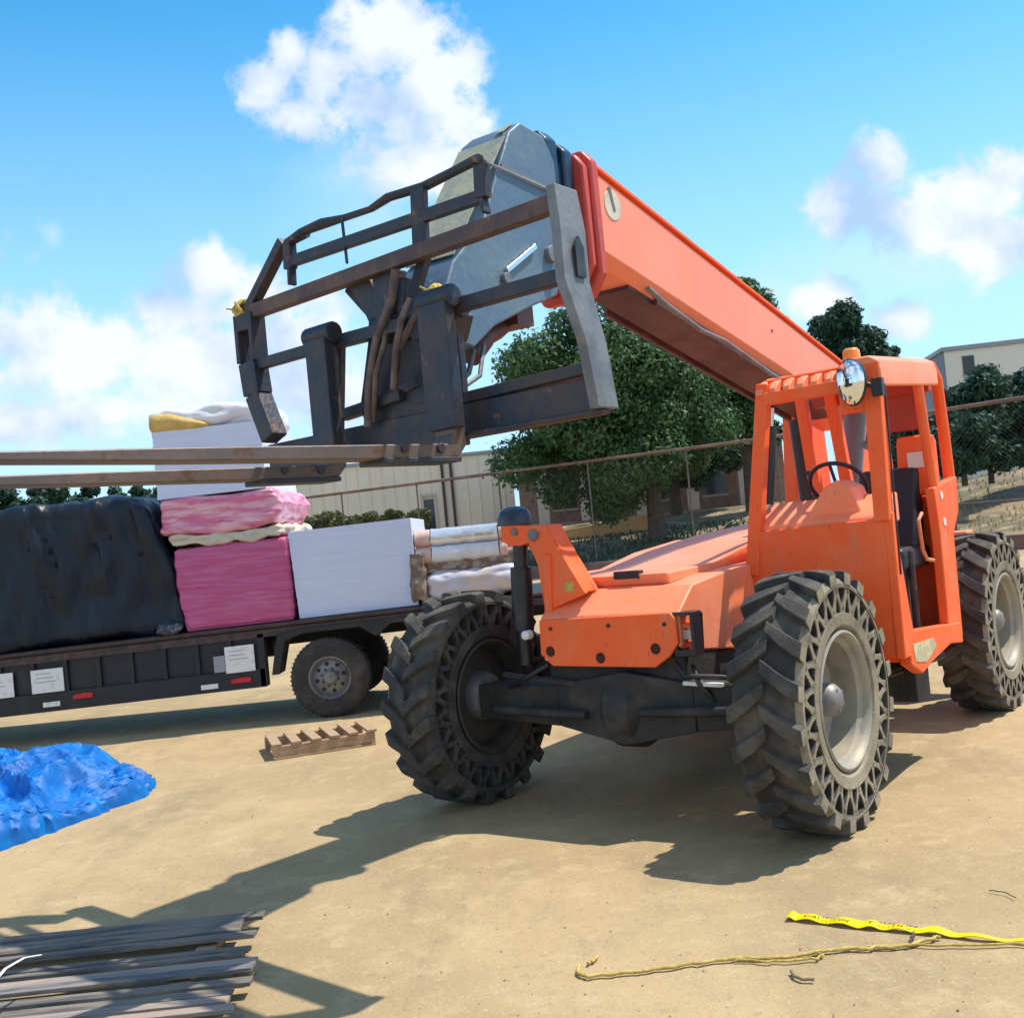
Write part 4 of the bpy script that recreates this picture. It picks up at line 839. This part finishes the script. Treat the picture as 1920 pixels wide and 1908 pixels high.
# ---------------------------------------------------------------- caution tape and rope
c = MB(); base = [(1478,1722,.035),(1500,1724,.03),(1550,1731,.022),(1610,1737,.035),(1650,1741,.028),(1700,1747,.02),(1760,1752,.028),(1830,1762,.014),(1925,1770,.012),(2050,1782,.01)]
pp = [WP(x, y, 'Z', 0) for x, y, w_ in base]; o0 = pp[0].copy(); wd = [w_ for *_, w_ in base]
fine = []; fw = []
for i in range(len(pp)-1):
    for k_ in range(8):
        t = k_/8; fine.append(pp[i].lerp(pp[i+1], t)-o0); fw.append(wd[i]*(1-t)+wd[i+1]*t)
fine.append(pp[-1]-o0); fw.append(wd[-1])
for i, p in enumerate(fine):
    d = (fine[min(i+1, len(fine)-1)]-fine[max(0, i-1)]).normalized(); s_ = Vector((-d.y, d.x, 0)); tw_ = .5*math.sin(i*.31)+.15
    a = s_*fw[i]*math.cos(tw_*.6); zc = .012+.006*math.sin(i*.7)
    h_ = abs(math.sin(tw_*.6))*fw[i]*.3
    for (sx, dz) in ((-1, 0), (1, 0), (1, .003), (-1, .003)):
        q = p+a*sx; c.v.append((q.x, q.y, zc+dz+(h_ if sx > 0 else 0)))
for i in range(len(fine)-1):
    for j in range(4): c.f.append((i*4+j, i*4+(j+1)%4, (i+1)*4+(j+1)%4, (i+1)*4+j)); c.m.append(0)
c.f += [(0,1,2,3), tuple(len(c.v)-4+j for j in (3,2,1,0))]; c.m += [0,0]
tape = c.build('caution_tape', YEL, None, smooth=50); tape.location = o0; tag(tape, 'strip of bright yellow caution tape with black lettering on the concrete', 'caution tape')
def text_mesh(txt, size):
    cu = bpy.data.curves.new('lettering', 'FONT'); cu.body = txt; cu.size = size; cu.align_x = 'CENTER'; cu.align_y = 'CENTER'; ob = bpy.data.objects.new('t', cu); COL.objects.link(ob)
    bpy.context.view_layer.update(); me = bpy.data.meshes.new_from_object(ob.evaluated_get(bpy.context.evaluated_depsgraph_get())); bpy.data.objects.remove(ob); return me
for i0 in (16, 36):
    me = text_mesh('CAUTION', .040); me.materials.append(DECAL_D); o = bpy.data.objects.new('lettering', me); COL.objects.link(o); o.parent = tape
    k0, k1 = max(0, i0-3), min(len(fine)-1, i0+3); d = fine[k1]-fine[k0]; m_ = fine[i0]
    zc = max(v.co.z for v in tape.data.vertices if abs(v.co.x-m_.x) < .09 and abs(v.co.y-m_.y) < .09)
    o.location = (m_.x, m_.y, zc+.0008); o.rotation_euler = (0, 0, math.atan2(d.y, d.x)); o.scale = (1.0, .8, 1)
def rope(px, r_, name, label, z0=.012, jit=.010, seed=1, m_=ROPE, cat='rope'):
    P_ = [WP(x, y, 'Z', 0) for x, y in px]; o0 = P_[0].copy(); rr = random.Random(seed); pts = []
    for i in range(len(P_)-1):
        for k_ in range(10):
            t = k_/10; p = P_[i].lerp(P_[i+1], t)-o0; pts.append(p+Vector((0, jit*(.6*math.sin(i*2.3+k_*.55)+.25*rr.uniform(-1,1)), z0+rr.uniform(0,.002))))
    c = MB(); c.tube(pts, r_, 8); o = c.build(name, m_, None, smooth=60); o.location = o0; return tag(o, label, cat)
rope([(1088,1815),(1083,1828),(1100,1836),(1150,1833),(1230,1822),(1310,1811),(1380,1803),(1470,1800),(1560,1787),(1640,1783),(1700,1778),(1752,1766),(1762,1760)], .007, 'yellow_rope', 'thin frayed yellow rope lying in front of the caution tape')
rope([(1380,1806),(1450,1808),(1530,1803),(1545,1797),(1530,1790),(1600,1782),(1700,1778),(1800,1777),(1925,1776),(2050,1780)], .005, 'rope_strand', 'loose thin strand running beside the yellow rope to the right', seed=5, cat='rope strand')
rope([(1103,1812),(1115,1804),(1122,1795)], .006, 'frayed_rope_end', 'short frayed tip standing off the left end of the yellow rope', seed=8, cat='rope end')
rope([(1708,1775),(1710,1764),(1714,1755)], .006, 'short_string', 'short dark string between the rope and the caution tape', seed=9, m_=BARK, cat='string')
rope([(1484,1826),(1490,1836),(1505,1842),(1530,1843)], .006, 'curled_twig', 'small curled twig on the concrete below the yellow rope', seed=3, jit=.002, m_=mat('twig_brown', (.22,.16,.10), .9), cat='twig')
rope([(1855,1674),(1885,1678),(1908,1690)], .0022, 'thin_twig', 'thin dark twig on the concrete near the right edge', seed=4, jit=.003, m_=BARK, cat='twig')

# ---------------------------------------------------------------- rope scraps tied on the carriage
def knot(px, py, x, r_, label, name, m_, seed, cat):
    ctr = C(px, py, x); wpos = MC+FW*ctr.x+AX*ctr.y+ZV*ctr.z; rr = random.Random(seed); c = MB()
    for k_ in range(9):
        t0 = rr.uniform(0, 6); ax = Vector((rr.uniform(-1,1), rr.uniform(-1,1), rr.uniform(-1,1))).normalized(); b1 = ax.orthogonal().normalized(); b2 = ax.cross(b1)
        c.tube([(b1*math.cos(t)+b2*math.sin(t))*r_*rr.uniform(.85,1.1) for t in [t0+.5*i for i in range(11)]], .010, 6)
    for k_ in range(4): c.tube([Vector((0,0,0)), Vector((rr.uniform(-1.4,1.4), rr.uniform(-.6,.6), rr.uniform(-1.2,.8)))*r_*1.4], .005, 5)
    o = c.build(name, m_, None, smooth=60); o.location = wpos; tag(o, label, cat)
knot(456, 582, 1.56, .048, 'frayed yellow rope knot tied at the left corner of the fork carriage', 'rope_knot', ROPE, 3, 'rope knot')
knot(818, 553, 1.50, .040, 'bright yellow strap knot tied in the middle of the fork carriage', 'strap_knot', mat('mustard_strap', (.62,.45,.06), .8, 0, (.4,.3,.08), 20,.4,.6), 6, 'strap knot')
#BACK
# ---------------------------------------------------------------- fence
FL = [(-40, 60.4), (-14, 46.9), (7.2, 34.6), (12.45, 28.3), (30, 12.4)]
fen = empty('chain_link_fence', (7.2, 34.6, .36), 0, 'tall rusty chain link fence with a brown top rail along the edge of the yard', 'fence')
def fp_(c, name, m, **k): return local(c, fen).build(name, m, fen, **k)
c = MB(); c.tube([(x, y, 3.74) for x, y in FL], .055, 8); fp_(c, 'top_rail', mat('brown_fence_rail', (.15,.085,.06), .6, .2, (.22,.15,.12), 2, .4,.66), smooth=50)
c = MB(); c.tube([(10.5, 30.64, 1.25), (12.45, 28.3, 1.22), (20, 21.46, 1.2), (30, 12.4, 1.2)], .030, 8); fp_(c, 'middle_rail', STEELP, smooth=50)
mesh = MB()
for i in range(len(FL)-1):
    p, q = Vector((*FL[i], 0)), Vector((*FL[i+1], 0)); d = q-p; Ln = d.length; d.normalize(); nn = Vector((-d.y, d.x, 0))
    npost = int(Ln/(3.4 if i < 2 else 2.35))
    for k_ in range(npost):
        b_ = p+d*(Ln*(k_+.5)/npost)
        if b_.x > 22 or b_.x < -22: continue
        c = MB(); c.tube([b_+Vector((0,0,.3)), b_+Vector((0,0,3.76))], .030 if i < 2 else .038, 8); fp_(c, 'post', STEELP, smooth=50)
    if i == 0: continue
    st = .14 if i < 3 else .12; s0 = 0.0
    while s0 < Ln:
        if p.x+d.x*s0 < 24:
            for dr in (1, -1):
                a = p+d*s0+Vector((0,0,.42)); e = a+d*(3.3*dr)+Vector((0,0,3.3))
                t_ = 1.0
                if dr > 0 and s0+3.3 > Ln: t_ = (Ln-s0)/3.3
                if dr < 0 and s0-3.3 < 0: t_ = s0/3.3
                if t_ > .02: mesh.beam(a, a+(e-a)*t_, .0022, .0022, side=nn)
        s0 += st
fp_(mesh, 'wire_mesh', mat('dull_wire', (.16,.14,.12), .6, .4), recalc=False)

# ---------------------------------------------------------------- buildings
def building(name, loc, rz, label, cat='building'): return empty(name, loc, rz, label, cat)
bA = building('metal_warehouse', (-8.0, 57, 1.5), 0, 'long low beige metal warehouse behind the trailer load')
c = MB(); c.box(-4.2,8.2,0,14,0,4.25); c.build('wall', BEIGE, bA)
c = MB()
for i in range(20): x = -4.1+i*.62; c.box(x, x+.05, -.03, 0, .05, 4.18)
c.build('siding_rib', mat('beige_rib', (.76,.65,.50), .6), bA)
c = MB(); c.box(-4.3,8.3,-.12,14.1,4.25,4.42); c.build('roof', TRIM, bA, bevel=.03)
c = MB(); c.box(3.55,4.05,-.06,0,0,2.2); dr = c.build('door', DARKW, bA); c = MB(); c.box(3.40,3.54,-.10,.0,0,2.35); c.box(4.06,4.2,-.10,0,0,2.35); c.box(3.40,4.2,-.12,0,2.35,2.5); c.build('door_frame', PILLAR, dr)
for x in (4.55, 5.0): c = MB(); c.box(x,x+.14,-.16,-.035,0,4.2); c.build('downpipe', RUSTRAIL, bA, bevel=.02)
bB = building('porch_building', (4.2, 54, 1.6), R(-4), 'low brown building with pale porch pillars half hidden behind the big tree')
c = MB(); c.box(-3.8,9,0,10,0,3.3); c.build('wall', BRICK, bB)
c = MB(); c.box(-4.1,9.3,-1.9,10.2,3.3,3.75); c.build('roof', mat('brown_roof', (.10,.07,.06), .8), bB, bevel=.03)
for x in (-2.6,-.6,2.0,4.4,6.8): c = MB(); c.box(x-.26,x+.26,-1.8,-1.4,0,3.3); c.build('pillar', PILLAR, bB, bevel=.02)
for x in (-1.6,.7,3.2,5.6): c = MB(); c.box(x-.55,x+.55,-.03,0,.9,2.4); wn = c.build('window', DARKW, bB); c = MB(); c.box(x-.62,x+.62,-.06,-.031,.8,.9); c.build('sill', PILLAR, wn)
c = MB(); c.box(-3.9,9.1,-2.0,0,0,.25); c.build('porch_floor', BRICK, bB)
tw_ = MB(); a, b_ = Vector((2.0,45.5,1.2)), Vector((5.6,44.5,1.55)); mid = (a+b_)/2; tw_.beam(a-mid, b_-mid, .5, .62, side=(0,1,0)); o = tw_.build('terrace_wall', mat('orange_clay_block', (.62,.30,.11), .9, 0, (.52,.36,.18), 3,.4,.6), None, bevel=.03); o.location = mid; tag(o, 'low orange clay terrace wall in front of the porch building', 'low wall')
bC = building('beige_office_block', (24.0, 60, 1.5), R(-8), 'tall beige flat roofed block with a shaded grey side behind the cab')
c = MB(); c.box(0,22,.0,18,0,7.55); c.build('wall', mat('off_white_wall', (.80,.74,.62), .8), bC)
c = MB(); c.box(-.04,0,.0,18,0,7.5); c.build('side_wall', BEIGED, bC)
c = MB(); c.box(-.15,22.1,-.12,18.1,7.55,7.8); c.build('roof', TRIM, bC, bevel=.03)
c = MB(); c.box(.9,1.5,-.05,0,6.2,7.2); wn = c.build('window', DARKW, bC); c = MB(); c.box(.84,1.56,-.08,-.051,6.1,6.2); c.build('sill', TRIM, wn)
for x in (6, 10, 14): c = MB(); c.box(x,x+.8,-.05,0,5.6,6.9); c.build('window', DARKW, bC)
c = MB(); c.box(.1,.35,-.06,-.001,3.2,4.2); c.build('vent', PILLAR, bC)

# ---------------------------------------------------------------- trees
def foliage(rng, clumps, nleaf, size, shell=.75, up=.35):
    cl = np.array(clumps); vol = cl[:,3]**2; pr = vol/vol.sum(); idx = rng.choice(len(cl), nleaf, p=pr)
    d = rng.normal(size=(nleaf,3)); d /= np.linalg.norm(d, axis=1)[:,None]; rad = cl[idx,3]*(1-(1-shell)*rng.random(nleaf)**.8)*(1+.15*rng.normal(size=nleaf))
    c = cl[idx,:3]+d*rad[:,None]*np.array([1,1,.82])
    nrm = d*.8+rng.normal(size=(nleaf,3))*.7+np.array([0,0,up]); nrm /= np.linalg.norm(nrm, axis=1)[:,None]
    t = np.cross(nrm, rng.normal(size=(nleaf,3))); t /= np.linalg.norm(t, axis=1)[:,None]; b = np.cross(nrm, t)
    s = size*(.6+.8*rng.random(nleaf))[:,None]
    v = np.stack([c-t*s, c-b*s*.5, c+t*s, c+b*s*.5], 1).reshape(-1,3); return v
def leaf_obj(name, v, m, parent):
    n_ = len(v)//4; me = bpy.data.meshes.new(name); me.vertices.add(len(v)); me.vertices.foreach_set('co', v.astype(np.float32).ravel())
    me.loops.add(n_*4); me.loops.foreach_set('vertex_index', np.arange(n_*4, dtype=np.int32)); me.polygons.add(n_); me.polygons.foreach_set('loop_start', np.arange(0, n_*4, 4, dtype=np.int32)); me.polygons.foreach_set('loop_total', np.full(n_, 4, dtype=np.int32))
    me.materials.append(m); me.update(); me.validate(); o = bpy.data.objects.new(name, me); COL.objects.link(o); o.parent = parent; return o
def tree(name, loc, trunk_h, trunk_r, crown, nclump, nleaf, size, m, label, cat, seed, group=None, lean=(0,0), csz=(.22,.4)):
    rng = np.random.default_rng(seed); root = empty(name, loc, 0, label, cat, group)
    (cx, cy, cz), (rx, ry, rz) = crown; clumps = []
    for i in range(nclump):
        d = rng.normal(size=3); d /= np.linalg.norm(d); q = rng.random()**.42
        r_ = min(rx, ry, rz)*rng.uniform(*csz)
        clumps.append((cx+d[0]*rx*q*.86, cy+d[1]*ry*q*.86, cz+d[2]*rz*q*.86, r_))
    c = MB(); top = Vector((lean[0], lean[1], trunk_h)); c.tube([(0,0,-.3),(lean[0]*.3,lean[1]*.3,trunk_h*.5),top,Vector((cx,cy,cz))*.8+top*.2],[trunk_r*1.25,trunk_r,trunk_r*.8,trunk_r*.35], 10)
    for k_ in range(min(nclump, 16)):
        q = Vector(clumps[k_][:3]); mid = top.lerp(q, .5)+Vector((0,0,-.1*rz)); c.tube([top-Vector((0,0,trunk_h*.15)), mid, q], [trunk_r*.5, trunk_r*.28, trunk_r*.08], 6)
    c.build('trunk', BARK, root, smooth=60)
    leaf_obj('crown', foliage(rng, clumps, nleaf, size), m, root); return root
def px2(x, y, Y): p = ray(x, y); t = Y/p.y; return p.x*t, p.z*t+CAMH
X_, Z_ = px2(1232, 990, 41)
tree('broadleaf_tree', (X_, 41, 1.2), 2.6, .28, ((-1.6,0,4.5),(4.7,3.6,4.0)), 95, 135000, .092, LEAF, 'big bushy green tree standing behind the fence under the raised boom', 'tree', 1, csz=(.2,.36))
X2, _ = px2(1415, 990, 46)
tree('broadleaf_tree', (X2, 46, 1.4), 3.0, .25, ((-.3,0,6.2),(2.7,2.6,3.9)), 34, 30000, .12, LEAF, 'green tree whose wispy top shows just above the boom beside the cab', 'tree', 2, csz=(.2,.36))
X3, _ = px2(1285, 990, 47)
tree('broadleaf_tree', (X3, 49, 1.4), 2.2, .25, ((.2,0,3.6),(3.6,2.6,2.4)), 30, 22000, .13, LEAFD, 'dark lower tree filling the gap behind the trunk of the big tree', 'tree', 12, csz=(.3,.45))
X4, _ = px2(1612, 900, 58)
tree('dark_conifer', (X4, 58, 1.5), 5, .25, ((0,0,8.0),(2.2,2.2,2.6)), 26, 22000, .13, LEAFD, 'dark blue green tree rising directly behind the cab roof', 'tree', 3, csz=(.25,.42))
X5, _ = px2(1690, 900, 58)
tree('dark_conifer', (X5, 58.5, 1.5), 4, .2, ((0,0,6.9),(.9,.9,2.0)), 12, 4000, .15, LEAFD, 'small pointed dark tree on the right shoulder of the tree behind the cab', 'tree', 4)
for i, (px, top, w_, Y, lab) in enumerate(((1838,700,70,36,'dark bushy shrub behind the fence right of the cab, below the block window'),(1925,690,75,36.5,'dark shrub behind the fence at the right edge of the photo'),(1795,770,45,34,'smaller dark shrub behind the fence close beside the cab'),(1725,760,55,38,'dark shrub seen through the cab door opening'))):
    x, z = px2(px, top, Y); zg = 2.0; h_ = (z-zg)
    tree('shrub', (x, Y, zg), .5, .08, ((0,0,h_*.52),(w_/FPX*Y*1.35,1.4,h_*.54)), 30, 14000, .10, LEAFD, lab, 'shrub', 20+i, 'dark shrubs behind the fence', csz=(.3,.5))
for i, (px, top) in enumerate(((-30,878),(30,868),(75,882),(118,874),(165,880),(210,876),(258,884),(300,890))):
    x, z = px2(px, top, 92); h_ = z-1.2; nm = ['just outside the left edge', 'tallest and darkest at the left edge', 'third from the left edge', 'fourth from the left edge', 'fifth from the left edge', 'sixth from the left edge', 'seventh from the left edge', 'nearest the pink cargo'][i]
    tree('distant_tree', (x, 92+(i % 3)*2, 1.0), 1.5, .2, ((0,0,h_*.5),(3.0+.5*(i%2),2.2,h_*.52)), 26, 9000, .22, LEAFD, 'distant green tree above the black bale, '+nm, 'tree', 40+i, 'distant tree line')
for i, (px, top, w_) in enumerate(((575,938,36),(625,930,36),(680,932,40),(735,927,38),(780,924,26))):
    x, z = px2(px, top, 50); zg = 2.3; z -= .55; h_ = max(.6, z-zg); nm = ['leftmost', 'second', 'middle', 'fourth', 'rightmost'][i]
    tree('hedge_bush', (x, 50, zg-.4), .3, .05, ((0,0,h_*.5+.2),(w_/FPX*50,.8,h_*.55)), 14, 3600, .11, LEAFB, '%s olive green bush on the bank in front of the beige warehouse' % nm, 'bush', 60+i, 'olive bushes on the bank', csz=(.35,.55))
def scatter(name, n_, xr, off, size, m, label, cat, seed, zf, tall=1.0):
    rng = np.random.default_rng(seed); vs = []
    for _ in range(n_):
        x = rng.uniform(*xr)
        for j in range(len(EDGE)-1):
            if EDGE[j][0] <= x <= EDGE[j+1][0]: t = (x-EDGE[j][0])/(EDGE[j+1][0]-EDGE[j][0]); y0 = EDGE[j][1]*(1-t)+EDGE[j+1][1]*t
        dy = rng.uniform(*off); X = x*(1+dy*.03)+dy*.35; Y = y0+dy; z = zf(x, dy); s = size*rng.uniform(.5,1.3); a = rng.uniform(0, 6.28)
        dx, dyy = math.cos(a)*s*.35, math.sin(a)*s*.35; lx, ly = rng.uniform(-.4,.4)*s, rng.uniform(-.4,.4)*s; h_ = s*tall
        vs += [(X-dx,Y-dyy,z-.05),(X+dx,Y+dyy,z-.05),(X+dx*.4+lx,Y+dyy*.4+ly,z+h_),(X-dx*.4+lx,Y-dyy*.4+ly,z+h_)]
    o = leaf_obj(name, np.array(vs), m, None); o['kind'] = 'stuff'; o['label'] = label; o['category'] = cat; return o
def bz(x, dy):
    pts = rows; e = .8*max(0, min(1, (x-9)/4))
    for j in range(len(pts)-1):
        if pts[j][0] <= dy <= pts[j+1][0]:
            t = (dy-pts[j][0])/(pts[j+1][0]-pts[j][0]); za = pts[j][1]+(e if 10 < pts[j][0] < 100 else 0); zb_ = pts[j+1][1]+(e if 10 < pts[j+1][0] < 100 else 0); return za*(1-t)+zb_*t
    return 1
scatter('dry_grass', 6000, (8, 26), (.8, 24), .11, LEAFY, 'dry straw coloured grass on the bank behind the fence at the right', 'dry grass', 5, bz, 1.3)
scatter('ground_cover', 6000, (-12, 9), (.5, 8), .14, LEAFD, 'low dark weeds on the bank behind the fence', 'ground cover', 6, bz, 1.0)

# loose grit lying on the concrete
rng = np.random.default_rng(77); c = MB()
for _ in range(700):
    y = 3.3+8.5*rng.random()**1.6; x = (rng.random()-.5)*y*1.05; r_ = .0022+.0045*rng.random()**3
    c.v += []; o_ = [(x+r_*rng.uniform(.7,1.3), y, .001), (x, y+r_*rng.uniform(.7,1.3), .001), (x-r_, y, .001), (x, y-r_, .001), (x+.2*r_, y, r_*1.2)]
    c.add(o_, [(0,1,4),(1,2,4),(2,3,4),(3,0,4)])
o = c.build('loose_grit', mat('grit_mix', (.36,.28,.18), .9, 0, (.12,.10,.08), 3, .45, .55), None, recalc=False); tag(o, 'tiny loose grit scattered over the concrete', 'grit', kind='stuff')

# far wood behind the separate trees at the left
rng = np.random.default_rng(9); cl = [(-58+i*.9+rng.uniform(-.4,.4), 104+rng.uniform(-2,2), 1.5+rng.uniform(.5,5.0), rng.uniform(1.2,1.9)) for i in range(56)]
o = leaf_obj('distant_woodland', foliage(rng, cl, 42000, .24), LEAFD, None); tag(o, 'continuous dark green far wood along the horizon at the left', 'woodland', kind='stuff')
